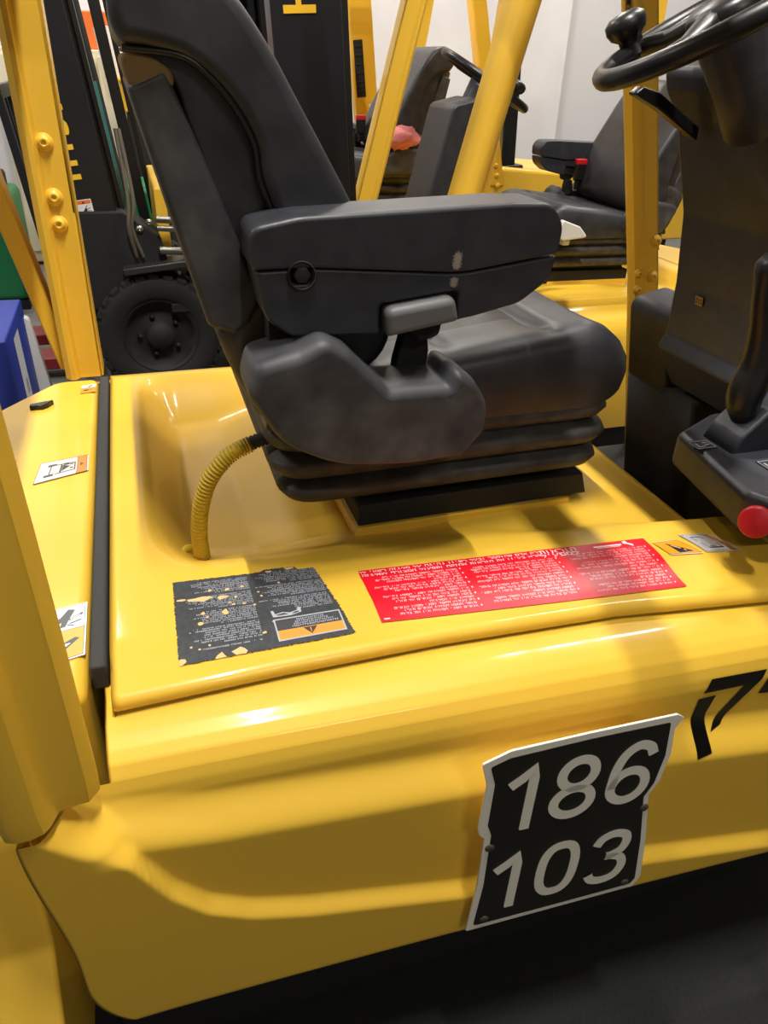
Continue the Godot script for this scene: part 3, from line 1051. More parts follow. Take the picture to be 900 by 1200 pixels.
# ---------------------------------------------------------------- steering, levers, floor, mast
func make_steering(root: Node3D) -> void:
	var b := MB.new()
	b.ext(rp([[0.915, 1.328, 0.012], [0.905, 1.36, 0.02], [0.94, 1.378, 0.03], [1.05, 1.352, 0.03], [1.14, 1.0], [1.24, 0.70], [1.075, 0.775, 0.01], [1.018, 0.862, 0.01], [1.032, 0.89, 0.02], [1.028, 0.994, 0.05], [1.008, 1.124, 0.1], [0.950, 1.282, 0.03]], 6), -1.275, -1.03, 0.008, 0.010, 4)
	var col := add(b.mesh(), "steering_column", M.plastic, root)
	b = MB.new()
	var e1 := Vector3(0.8835, 0.4684, 0)
	var nn := Vector3(-0.4627, 0.8727, -0.1565)
	var wb := Basis(e1, nn, e1.cross(nn))
	var hub := Vector3(0.850, 1.428, -1.075)
	b.tube([hub - nn * 0.015, hub - nn * 0.03, hub - nn * 0.10, hub - nn * 0.16 + Vector3(0.02, 0, -0.02)], [0.050, 0.050, 0.043, 0.046], 24)
	add(b.mesh(), "column_neck", M.plastic, col)
	b = MB.new()
	b.ext(rp([[0.800, 1.322, 0.004], [0.815, 1.333, 0.004], [0.85, 1.325, 0.02], [0.94, 1.275], [0.94, 1.255], [0.85, 1.302, 0.02]]), -1.215, -1.19, 0.004, 0.004, 2)
	add(b.mesh(), "direction_lever", M.black, col)
	add(sheet([Vector3(1.0245, 0.985, -1.20), Vector3(1.0245, 0.985, -1.178), Vector3(1.0265, 0.968, -1.178), Vector3(1.0265, 0.968, -1.20)], func(p): return p, 1, 1), "key_sticker", small_sticker(8), col, "small yellow framed sticker")
	# wheel
	b = MB.new()
	b.xf = Transform3D(wb, hub)
	var ring := []
	for k in 48:
		ring.append(Vector3(cos(TAU * k / 48) * 0.180, 0, sin(TAU * k / 48) * 0.180))
	b.tube(ring, 0.0150, 14, true)
	var w := add(b.mesh(), "steering_wheel", M.black, root)
	b = MB.new()
	b.xf = Transform3D(wb, hub)
	b.lathe([[0.0, -0.03], [0.042, -0.03], [0.058, -0.008], [0.054, 0.010], [0.045, 0.020], [0.0, 0.025]], Vector3.ZERO, 28)
	for a in [0.35, 2.7, 4.5]:
		var d := Vector3(cos(a), 0, sin(a))
		b.tube([d * 0.04, d * 0.11 + Vector3(0, -0.006, 0), d * 0.18], [0.021, 0.016, 0.013], 10)
	add(b.mesh(), "wheel_hub", M.black, w)
	b = MB.new()
	b.xf = Transform3D(wb, hub + wb * Vector3(-0.048, -0.004, -0.172))
	b.lathe([[0.022, 0.0], [0.019, 0.015], [0.019, 0.024], [0.029, 0.032], [0.033, 0.042], [0.032, 0.053], [0.022, 0.061], [0.0, 0.064]], Vector3.ZERO, 20)
	add(b.mesh(), "spinner_knob", M.black, w)

func make_levers(root: Node3D) -> void:
	var b := MB.new()
	# console, seen from its rounded rear corner
	b.xf = Transform3D(Basis(Vector3(1, 0, 0), Vector3(0, 0, -1), Vector3(0, 1, 0)), Vector3.ZERO)
	b.ext(rp([[0.812, 0.915, 0.02], [0.775, 0.71, 0.02], [0.80, 0.67, 0.02], [1.15, 0.62], [1.15, 0.95], [0.92, 0.97, 0.03]], 5), 0.785, 0.848, 0.012, 0.014, 4)
	var c := add(b.mesh(), "lever_console", M.plastic, root)
	b = MB.new()
	b.xf = Transform3D(Basis(Vector3(0, 0, 1), PI / 2) * Basis.IDENTITY, Vector3(0.735, 0.83, -0.70))
	b.xf = Transform3D(Basis(Quaternion(Vector3.UP, Vector3(-0.62, 0.25, 0.75).normalized())), Vector3(0.778, 0.822, -0.688))
	b.lathe([[0.012, 0.0], [0.012, 0.02], [0.021, 0.022], [0.0225, 0.027], [0.0225, 0.034], [0.020, 0.038], [0.0, 0.040]], Vector3.ZERO, 32)
	add(b.mesh(), "emergency_button", M.red, c, "round red emergency stop button")
	for k in 3:
		var z := -0.855 + k * 0.085
		var x := 0.872 + k * 0.06
		b = MB.new()
		b.ext(rp([[x - 0.035, 0.842], [x - 0.02, 0.875, 0.02], [x + 0.02, 0.915, 0.01], [x + 0.12, 0.915], [x + 0.12, 0.842]]), z - 0.036, z + 0.036, 0.006, 0.006, 3)
		add(b.mesh(), "lever_tower", M.plastic, c)
		b = MB.new()
		b.tube(cat([Vector3(x + 0.012, 0.885, z), Vector3(x - 0.004, 0.925, z), Vector3(x + 0.004, 0.975, z), Vector3(x - 0.004, 1.03, z), Vector3(x - 0.022, 1.09, z), Vector3(x - 0.026, 1.14, z)], 4), [0.020, 0.022, 0.024, 0.026, 0.027, 0.028, 0.028, 0.027, 0.026, 0.025, 0.024, 0.023, 0.022, 0.021, 0.020, 0.019, 0.018, 0.019, 0.021, 0.022, 0.014], 14)
		add(b.mesh(), "lever", M.black, c)
		add(sheet([Vector3(x - 0.075, 0.8495, z - 0.018), Vector3(x - 0.038, 0.8495, z - 0.018), Vector3(x - 0.038, 0.8495, z + 0.012), Vector3(x - 0.075, 0.8495, z + 0.012)], func(p): return p, 1, 1), "lever_symbol", M.lever_symbol, c)

func make_cab_floor(root: Node3D) -> void:
	var b := MB.new()
	b.box(Vector3(1.10, 0.40, -1.15), Vector3(0.62, 0.04, 1.02), 0.006)
	add(b.mesh(), "floor_plate", M.matte, root)
	b = MB.new()
	b.box(Vector3(1.40, 0.55, -1.15), Vector3(0.05, 0.66, 0.80), 0.01)
	add(b.mesh(), "front_cowl", M.yellow, root)
	b = MB.new()
	b.ext(rp([[1.055, 0.915, 0.03], [1.14, 0.935, 0.03], [1.24, 0.90], [1.24, 0.70], [1.09, 0.73, 0.02]]), -1.45, -1.30, 0.012, 0.012, 3)
	add(b.mesh(), "brake_housing", M.plastic, root)
	b = MB.new()
	b.ext(rp([[1.09, 0.75], [1.26, 0.75], [1.34, 0.42], [1.15, 0.42]]), -1.46, -1.20, 0.02, 0.02, 3)
	add(b.mesh(), "pedal_cover", M.rubber, root)
	# frame under the panels
	b = MB.new()
	b.box(Vector3(0.45, 0.22, -1.15), Vector3(1.24, 0.36, 1.06), 0.01)
	b.box(Vector3(0.36, 0.48, -1.15), Vector3(0.94, 0.26, 0.98), 0.01)
	add(b.mesh(), "frame", M.matte, root)

func make_tyre(root: Node3D, at: Vector3, r: float) -> void:
	var b := MB.new()
	var turn := Transform3D(Basis(Quaternion(Vector3.UP, Vector3(0, 0, -1))), at)
	b.xf = turn
	b.lathe([[r * 0.60, 0.07], [r * 0.66, 0.085], [r * 0.82, 0.092], [r * 0.92, 0.084], [r * 0.955, 0.07], [r * 0.96, -0.07], [r * 0.9, -0.085], [r * 0.6, -0.08]], Vector3.ZERO, 48)
	for k in 28:
		var a := TAU * k / 28
		b.xf = turn * Transform3D(Basis(Vector3.UP, a), Vector3.ZERO)
		b.ext(rp([[r * 0.86, -0.028], [r, -0.024], [r, 0.024], [r * 0.86, 0.028]]), -0.0, 0.0, 0.0, 0.0)
		b.box(Vector3(r * 0.945, 0.045, 0), Vector3(r * 0.11, 0.075, r * 0.15), 0.004)
		b.xf = turn * Transform3D(Basis(Vector3.UP, a + TAU / 56), Vector3.ZERO)
		b.box(Vector3(r * 0.945, -0.04, 0), Vector3(r * 0.11, 0.075, r * 0.15), 0.004)
	var t := add(b.mesh(), "tyre", M.tyre, root)
	b = MB.new()
	b.xf = turn
	b.lathe([[r * 0.61, 0.068], [r * 0.57, 0.075], [r * 0.53, 0.05], [r * 0.40, 0.03], [r * 0.22, 0.05], [r * 0.20, 0.075], [0.0, 0.078]], Vector3.ZERO, 32)
	for k in 5:
		b.xf = turn * Transform3D(Basis(Vector3.UP, TAU * k / 5), Vector3(0, 0.0, 0))
		b.lathe([[0.012, 0.03], [0.012, 0.055], [0.0, 0.057]], Vector3(r * 0.32, 0, 0), 6)
	add(b.mesh(), "wheel_rim", M.matte, t)

# the mast stands in front; its outer channels carry the yellow name; sz = +1 or -1 tells which side is printed
func make_mast(root: Node3D, tilt: float, letter_y: float, sticker_y: float, ahead: float, letter_x: float, cylinder: Material) -> void:
	var m := Node3D.new()
	m.name = "mast"
	m.position = -BASE
	root.add_child(m, true)
	var piv := Transform3D(Basis.IDENTITY, Vector3(1.66 + ahead, 0.3, 0)) * Transform3D(Basis(Vector3(0, 0, 1), tilt), Vector3.ZERO) * Transform3D(Basis.IDENTITY, Vector3(-1.66, -0.3, 0))
	for s in [-1.0, 1.0]:
		var z: float = -1.15 + s * 0.40
		var b := MB.new()
		b.xf = piv
		b.box(Vector3(1.66, 1.12, z + s * 0.04), Vector3(0.20, 2.04, 0.016), 0.004)
		b.box(Vector3(1.566, 1.12, z), Vector3(0.016, 2.04, 0.09), 0.004)
		b.box(Vector3(1.754, 1.12, z), Vector3(0.016, 2.04, 0.09), 0.004)
		add(b.mesh(), "outer_channel", M.mast, m)
		b = MB.new()
		b.xf = piv
		b.box(Vector3(1.60, 1.16, z - s * 0.075), Vector3(0.13, 2.0, 0.05), 0.004)
		b.box(Vector3(1.535, 1.16, z - s * 0.06), Vector3(0.02, 2.0, 0.10), 0.004)
		add(b.mesh(), "inner_channel", M.black, m)
		b = MB.new()
		b.xf = piv
		b.tube([Vector3(1.545, 0.25, z - s * 0.15), Vector3(1.545, 1.25, z - s * 0.15)], 0.03, 14)
		b.tube([Vector3(1.545, 1.25, z - s * 0.15), Vector3(1.545, 2.0, z - s * 0.15)], 0.018, 12)
		add(b.mesh(), "lift_cylinder", cylinder, m)
		b = MB.new()
		b.xf = piv
		b.tube(cat([Vector3(1.53, 0.4, z - s * 0.2), Vector3(1.52, 1.0, z - s * 0.21), Vector3(1.53, 2.02, z - s * 0.2)], 6), 0.009, 8)
		b.tube(cat([Vector3(1.53, 0.4, z - s * 0.23), Vector3(1.525, 1.0, z - s * 0.235), Vector3(1.53, 2.02, z - s * 0.23)], 6), 0.009, 8)
		add(b.mesh(), "hydraulic_hose", M.rubber, m)
	for y in [0.3, 1.0, 2.08]:
		var b := MB.new()
		b.xf = piv
		b.box(Vector3(1.72, y, -1.15), Vector3(0.05, 0.12, 0.80), 0.006)
		add(b.mesh(), "crossmember", M.mast, m)
	if cylinder == M.teal:
		var c := MB.new()
		c.xf = piv
		c.box(Vector3(1.455, 1.16, -0.86), Vector3(0.05, 1.9, 0.08), 0.006)
		c.box(Vector3(1.405, 1.16, -0.82), Vector3(0.025, 1.9, 0.08), 0.004)
		add(c.mesh(), "rear_rail", M.black, m)
	var ca := MB.new()
	ca.xf = piv
	for y in [0.16, 0.50]:
		ca.box(Vector3(1.83, y, -1.15), Vector3(0.05, 0.09, 0.92), 0.006)
	add(ca.mesh(), "fork_carriage", M.mast, m)
	var lb := MB.new()
	lb.xf = piv
	for z in [-1.58, -0.72]:
		lb.box(Vector3(1.87, 0.85, z), Vector3(0.03, 0.80, 0.05), 0.006)
	lb.box(Vector3(1.87, 1.25, -1.15), Vector3(0.03, 0.05, 0.90), 0.006)
	add(lb.mesh(), "load_backrest", M.mast, m)
	for k in 5:
		var bar := MB.new()
		bar.xf = piv
		bar.box(Vector3(1.87, 0.85, -1.15 + (k - 2) * 0.145), Vector3(0.02, 0.78, 0.02), 0.004)
		add(bar.mesh(), "backrest_bar", M.mast, m)
	var tm := TextMesh.new()
	tm.text = "HYSTER"
	var f := SystemFont.new()
	f.font_names = PackedStringArray(["Droid Sans"])
	f.font_weight = 700
	tm.font = f
	tm.font_size = 64
	tm.pixel_size = 0.0020
	tm.depth = 0.002
	tm.horizontal_alignment = HORIZONTAL_ALIGNMENT_LEFT
	tm.vertical_alignment = VERTICAL_ALIGNMENT_BOTTOM
	var o := add(tm, "name_lettering", M.decal, m, "yellow name lettering")
	# printed on the channel that looks to -z in the truck's own frame (towards us once the truck is turned round)
	var own := Transform3D(Basis(Vector3(0, 1, 0), PI) * Basis(Vector3(0, 0, 1), PI / 2), Vector3(letter_x, letter_y, -1.6005))
	var bb := tm.get_aabb()
	o.transform = piv * own * Transform3D(Basis.IDENTITY, Vector3(-bb.position.x, -bb.position.y, 0))
	if sticker_y > 0.0:
		add(sheet([piv * Vector3(1.710, sticker_y + 0.075, -1.6), piv * Vector3(1.645, sticker_y + 0.075, -1.6), piv * Vector3(1.645, sticker_y, -1.6), piv * Vector3(1.710, sticker_y, -1.6)], func(p): return p, 1, 1), "pinch_warning_sticker", small_sticker(5), m, "white and orange hand warning sticker")

func make_drive_axle(root: Node3D) -> void:
	var b := MB.new()
	b.ext(rp([[1.36, 0.40], [1.80, 0.40], [1.80, 0.80], [1.56, 0.80, 0.03], [1.42, 0.70, 0.03]]), -1.62, -1.44, 0.01, 0.01, 2)
	add(b.mesh(), "axle_housing", M.matte, root)
	b = MB.new()
	b.xf = Transform3D(Basis(Vector3(0, 0, 1), -0.1), Vector3(1.42, 0.585, -1.58))
	b.box(Vector3.ZERO, Vector3(0.34, 0.03, 0.22), 0.006)
	add(b.mesh(), "fender", M.bolt, root)
	for q in [[0.555, 0.014], [0.625, 0.016], [0.715, 0.012], [0.75, 0.014]]:
		b = MB.new()
		b.tube([Vector3(1.25, q[0], -1.60), Vector3(1.43, q[0] + 0.02, -1.645)], q[1], 12)
		add(b.mesh(), "tilt_cylinder", M.steel, root)
	for z in [-1.52, -0.78]:
		make_tyre(root, Vector3(1.47, 0.275, z - 0.06), 0.275)
	for q in [[1.50, 0.73], [1.46, 0.755], [1.34, 0.70]]:
		add(bolt_head(Vector3(q[0], q[1], -1.625), Vector3(0, 0, -1), 0.010), "bolt", M.steel, root)
	b = MB.new()
	for k in 2:
		b.tube(cat([Vector3(1.50 + 0.025 * k, 0.62, -1.64), Vector3(1.53 + 0.012 * k, 0.74, -1.655 - 0.01 * k), Vector3(1.51 + 0.02 * k, 0.85, -1.64), Vector3(1.53 + 0.012 * k, 1.10, -1.56)], 5), 0.008, 8)
	add(b.mesh(), "hydraulic_hose", M.old_hose, root)

func truck(called: String, label: String, at: Vector3, turned: bool, scale_: float, group: String) -> Node3D:
	var t := thing(called, label, "forklift", at, group)
	t.set_meta("truck_root", true)
	if turned:
		t.rotation.y = PI
	t.scale = Vector3.ONE * scale_
	return t

# ---------------------------------------------------------------- number plate and lettering on the flank
func ribbon(b: MB, pts: Array, w: float, h: float, closed := false) -> void:
	var m := pts.size()
	var rows := []
	for i in m:
		var d: Vector2 = (pts[(i + 1) % m] if closed or i < m - 1 else pts[i]) - (pts[(i + m - 1) % m] if closed or i > 0 else pts[i])
		var s := d.normalized().orthogonal() * w / 2
		var p: Vector2 = pts[i]
		rows.append(PackedVector3Array([Vector3(p.x + s.x, p.y + s.y, 0), Vector3(p.x + s.x * 0.86, p.y + s.y * 0.86, h), Vector3(p.x - s.x * 0.86, p.y - s.y * 0.86, h), Vector3(p.x - s.x, p.y - s.y, 0)]))
	b.grid(rows, false, closed)

func digit(d: String) -> Array:        # strokes in a box 0..0.6 x 0..1: [points, closed]
	match d:
		"1":
			return [[[Vector2(0.06, 0.72), Vector2(0.20, 0.82), Vector2(0.33, 0.955), Vector2(0.335, 0.80), Vector2(0.335, 0.4), Vector2(0.335, 0.0)], false]]
		"0":
			var p := []
			for k in 32:
				var a := TAU * k / 32
				p.append(Vector2(0.3 + 0.225 * sign(cos(a)) * pow(abs(cos(a)), 0.8), 0.5 + 0.425 * sign(sin(a)) * pow(abs(sin(a)), 0.75)))
			return [[p, true]]
		"8":
			var p := []
			var q := []
			for k in 26:
				var a := TAU * k / 26
				p.append(Vector2(0.3 + 0.205 * cos(a), 0.715 + 0.21 * sin(a)))
				q.append(Vector2(0.3 + 0.235 * cos(a), 0.285 + 0.21 * sin(a)))
			return [[p, true], [q, true]]
		"6":
			var p := []
			for k in 26:
				var a := TAU * k / 26
				p.append(Vector2(0.3 + 0.225 * cos(a), 0.31 + 0.235 * sin(a)))
			return [[p, true], [cat([Vector2(0.075, 0.31), Vector2(0.085, 0.60), Vector2(0.16, 0.82), Vector2(0.31, 0.925), Vector2(0.46, 0.87), Vector2(0.52, 0.76)], 5), false]]
		_:
			return [[cat([Vector2(0.07, 0.76), Vector2(0.14, 0.88), Vector2(0.29, 0.93), Vector2(0.45, 0.87), Vector2(0.49, 0.74), Vector2(0.44, 0.60), Vector2(0.30, 0.53), Vector2(0.24, 0.53)], 5), false],
				[cat([Vector2(0.24, 0.53), Vector2(0.32, 0.525), Vector2(0.47, 0.45), Vector2(0.525, 0.30), Vector2(0.46, 0.13), Vector2(0.30, 0.07), Vector2(0.13, 0.11), Vector2(0.06, 0.23)], 5), false]]

func make_plate(root: Node3D) -> void:
	var frame := Transform3D(Basis(Vector3(1, -0.012, 0.04).normalized(), Vector3(0.02, 1, 0.0).normalized(), Vector3(-0.04, 0, 1)).orthonormalized(), Vector3(0.306, 0.338, -0.506))
	var b := MB.new()
	b.xf = frame
	var outline := [[0.0, 0.0, 0.004], [0.006, 0.10], [0.004, 0.20], [-0.003, 0.208], [-0.006, 0.222], [-0.004, 0.30], [-0.014, 0.338, 0.004], [0.02, 0.352], [0.12, 0.357], [0.235, 0.360, 0.003], [0.246, 0.352], [0.238, 0.335], [0.245, 0.29], [0.242, 0.24], [0.232, 0.215], [0.252, 0.12], [0.266, 0.03], [0.258, 0.008, 0.006], [0.13, 0.004]]
	b.ext(rp(outline, 3), 0.0, 0.0035, 0.001, 0.001, 1)
	var pl := add(b.mesh(), "number_plate", M.ivory, root, "dented black number plate reading 186 103")
	b = MB.new()
	b.xf = frame
	var inner := [[0.010, 0.011, 0.006], [0.015, 0.10], [0.013, 0.205], [0.006, 0.225], [0.006, 0.30], [-0.003, 0.331, 0.004], [0.02, 0.341], [0.12, 0.347], [0.228, 0.349, 0.004], [0.230, 0.335], [0.236, 0.29], [0.233, 0.24], [0.224, 0.215], [0.243, 0.12], [0.256, 0.03], [0.250, 0.018, 0.006], [0.13, 0.014]]
	b.ext(rp(inner, 3), 0.0034, 0.0042, 0.0002, 0.0004, 1)
	add(b.mesh(), "plate_field", M.plate_black, pl, "black field of the plate")
	var spots := [["1", 0.020, 0.205], ["8", 0.084, 0.205], ["6", 0.160, 0.210], ["1", 0.022, 0.040], ["0", 0.088, 0.042], ["3", 0.166, 0.040]]
	for q in spots:
		b = MB.new()
		b.xf = frame * Transform3D(Basis.IDENTITY.scaled(Vector3(0.108, 0.118, 1)), Vector3(q[1], q[2], 0.0038))
		for s in digit(q[0]):
			ribbon(b, s[0], 0.128, 0.002, s[1])
		add(b.mesh(), "digit", M.ivory, pl, "raised ivory digit %s" % q[0])
	for q in [[0.014, 0.180], [0.230, 0.192], [0.025, 0.022], [0.240, 0.026]]:
		b = MB.new()
		b.xf = frame * Transform3D(Basis(Quaternion(Vector3.UP, Vector3(0, 0, 1))), Vector3(q[0], q[1], 0.0036))
		b.lathe([[0.0065, 0.0], [0.006, 0.002], [0.002, 0.003], [0.002, 0.001], [0.0, 0.001]], Vector3.ZERO, 14)
		add(b.mesh(), "rivet", M.plate_rivet, pl)

func make_flank_letters(root: Node3D) -> void:
	# the large black letters of the firm's name that the frame cuts off; drawn on the flank's own surface
	var shapes := [
		[[0.0, 0.098], [0.010, 0.122], [0.105, 0.122], [0.100, 0.108], [0.045, 0.030], [0.025, 0.024], [0.070, 0.100]],
		[[-0.005, 0.088], [0.024, 0.090], [0.016, 0.055], [0.020, 0.0], [-0.006, -0.004], [-0.008, 0.05]],
		[[0.115, 0.122], [0.150, 0.124], [0.140, 0.080], [0.118, 0.074], [0.102, 0.076]],
	]
	var at := Vector2(0.640, 0.560)
	for s in shapes:
		var poly := PackedVector2Array()
		for q in s:
			poly.append(Vector2(q[0] * 0.9, q[1] * 0.9) + at)
		var b := MB.new()
		# split fine enough to lie on the bulging sheet
		var tr := Geometry2D.triangulate_polygon(poly)
		var todo := []
		for i in range(0, tr.size(), 3):
			todo.append([poly[tr[i]], poly[tr[i + 1]], poly[tr[i + 2]], 0])
		while todo:
			var t = todo.pop_back()
			if t[3] < 4:
				var ab: Vector2 = (t[0] + t[1]) / 2
				var bc: Vector2 = (t[1] + t[2]) / 2
				var ca: Vector2 = (t[2] + t[0]) / 2
				for k in [[t[0], ab, ca], [ab, t[1], bc], [ca, bc, t[2]], [ab, bc, ca]]:
					todo.append([k[0], k[1], k[2], t[3] + 1])
			else:
				var id := []
				for k in 3:
					var p: Vector2 = t[k]
					id.append(b.put(Vector3(p.x, p.y, panel_z(p.x, p.y) + 0.0012), Vector3(0, 0, 1)))
				b.tri(id[0], id[2], id[1])
		add(b.mesh(), "flank_lettering", M.letter, root, "black letter on the flank")

# ---------------------------------------------------------------- scene
func _ready() -> void:
	rng.seed = 77
	var cam := Camera3D.new()
	cam.name = "camera"
	add_child(cam)
	cam.fov = 69.31
	cam.near = 0.02
	cam.transform = Transform3D(Basis(Vector3(0.95364, 0.02997, 0.29944), Vector3(0.13030, 0.85580, -0.50062), Vector3(-0.27126, 0.51643, 0.81223)).orthonormalized(), Vector3(0, 1.35, 0))
	cam.current = true
	var we := WorldEnvironment.new()
	we.name = "world_environment"
	var env := Environment.new()
	env.background_mode = Environment.BG_COLOR
	env.background_color = Color(0.02, 0.02, 0.02)
	env.ambient_light_source = Environment.AMBIENT_SOURCE_DISABLED
	env.tonemap_mode = Environment.TONE_MAPPER_LINEAR
	env.tonemap_exposure = 1.0
	env.sdfgi_enabled = true
	env.ssao_enabled = true
	env.ssil_enabled = true
	we.environment = env
	add_child(we)
	make_materials()
	M.lever_symbol = small_sticker(7)
	M.plate_black = mat(rgb(32, 28, 20), 0.4)
	M.plate_rivet = mat(rgb(70, 66, 56), 0.5)
	make_room()
	make_lamps()
	make_near_truck()
	make_far_trucks()
	make_clutter()

func lamp(at: Vector3, along_x: bool, e: float, label: String, group: String) -> void:
	var t := thing("ceiling_lamp", label, "lamp", at, group)
	var size := Vector3(1.3, 0.07, 0.16) if along_x else Vector3(0.16, 0.07, 1.3)
	var b := MB.new()
	b.box(Vector3(0, 0.02, 0), size, 0.01)
	add(b.mesh(), "housing", M.white, t)
	b = MB.new()
	b.box(Vector3(0, -0.02, 0), size - Vector3(0.06, 0.03, 0.06), 0.008)
	var glow := mat(Color(1, 1, 1), 0.6)
	glow.emission_enabled = true
	glow.emission = Color(1.0, 0.97, 0.9)
	glow.emission_energy_multiplier = 14.0
	add(b.mesh(), "lamp_tube", glow, t)
	var l := AreaLight3D.new()
	l.name = "lamp_light"
	l.area_size = Vector2(size.x - 0.06, size.z - 0.06) if along_x else Vector2(0.04, size.z - 0.06)
	l.rotation.x = -PI / 2
	l.position = Vector3(0, -0.06, 0)
	l.light_energy = e
	l.light_color = Color(1.0, 0.985, 0.955)
	l.shadow_enabled = true
	l.area_range = 20.0
	t.add_child(l)

func make_room() -> void:
	var b := MB.new()
	b.box(Vector3(1.0, -0.05, -1.5), Vector3(13.0, 0.1, 11.4), 0.0)
	struct(b.mesh(), "floor", M.floor)
	b = MB.new()
	b.box(Vector3(1.0, 4.65, -1.5), Vector3(13.0, 0.1, 11.4), 0.0)
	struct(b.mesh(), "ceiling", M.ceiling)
	b = MB.new()
	b.box(Vector3(1.0, 2.3, -6.9), Vector3(13.0, 4.6, 0.1), 0.0)
	struct(b.mesh(), "wall_back", M.wall_step)
	b = MB.new()
	b.box(Vector3(-0.80, 2.3, -6.82), Vector3(9.2, 4.58, 0.06), 0.004)
	struct(b.mesh(), "wall_back_panel", M.wall)
	b = MB.new()
	b.box(Vector3(1.0, 2.3, 4.2), Vector3(13.0, 4.6, 0.1), 0.0)
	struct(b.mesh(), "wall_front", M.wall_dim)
	b = MB.new()
	b.box(Vector3(-5.5, 2.3, -1.4), Vector3(0.1, 4.6, 11.2), 0.0)
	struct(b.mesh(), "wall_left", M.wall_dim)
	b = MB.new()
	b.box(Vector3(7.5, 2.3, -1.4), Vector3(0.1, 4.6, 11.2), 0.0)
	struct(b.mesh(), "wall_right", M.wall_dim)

func make_lamps() -> void:
	lamp(Vector3(0.25, 4.4, -0.5), false, 18.5, "long ceiling lamp lying across the aisle, above the seat of the front forklift", "")
	lamp(Vector3(0.9, 4.4, 3.2), true, 5.5, "added fill lamp over the aisle in front of the number plate", "")  # unseen fill light added behind the camera to brighten flank and seat
	for q in [[-3.4, -2.6, "long ceiling lamp over the empty floor beside the blue carton"], [2.6, -2.2, "long ceiling lamp over the tail of the second forklift"], [-1.2, -5.4, "long ceiling lamp over the cream storage cabinet"], [1.6, -5.4, "long ceiling lamp over the uprights of the fourth forklift"], [4.4, -5.0, "long ceiling lamp over the step in the back wall"]]:
		lamp(Vector3(q[0], 4.4, q[1]), true, 9.5, q[2], "ceiling lamps in rows")

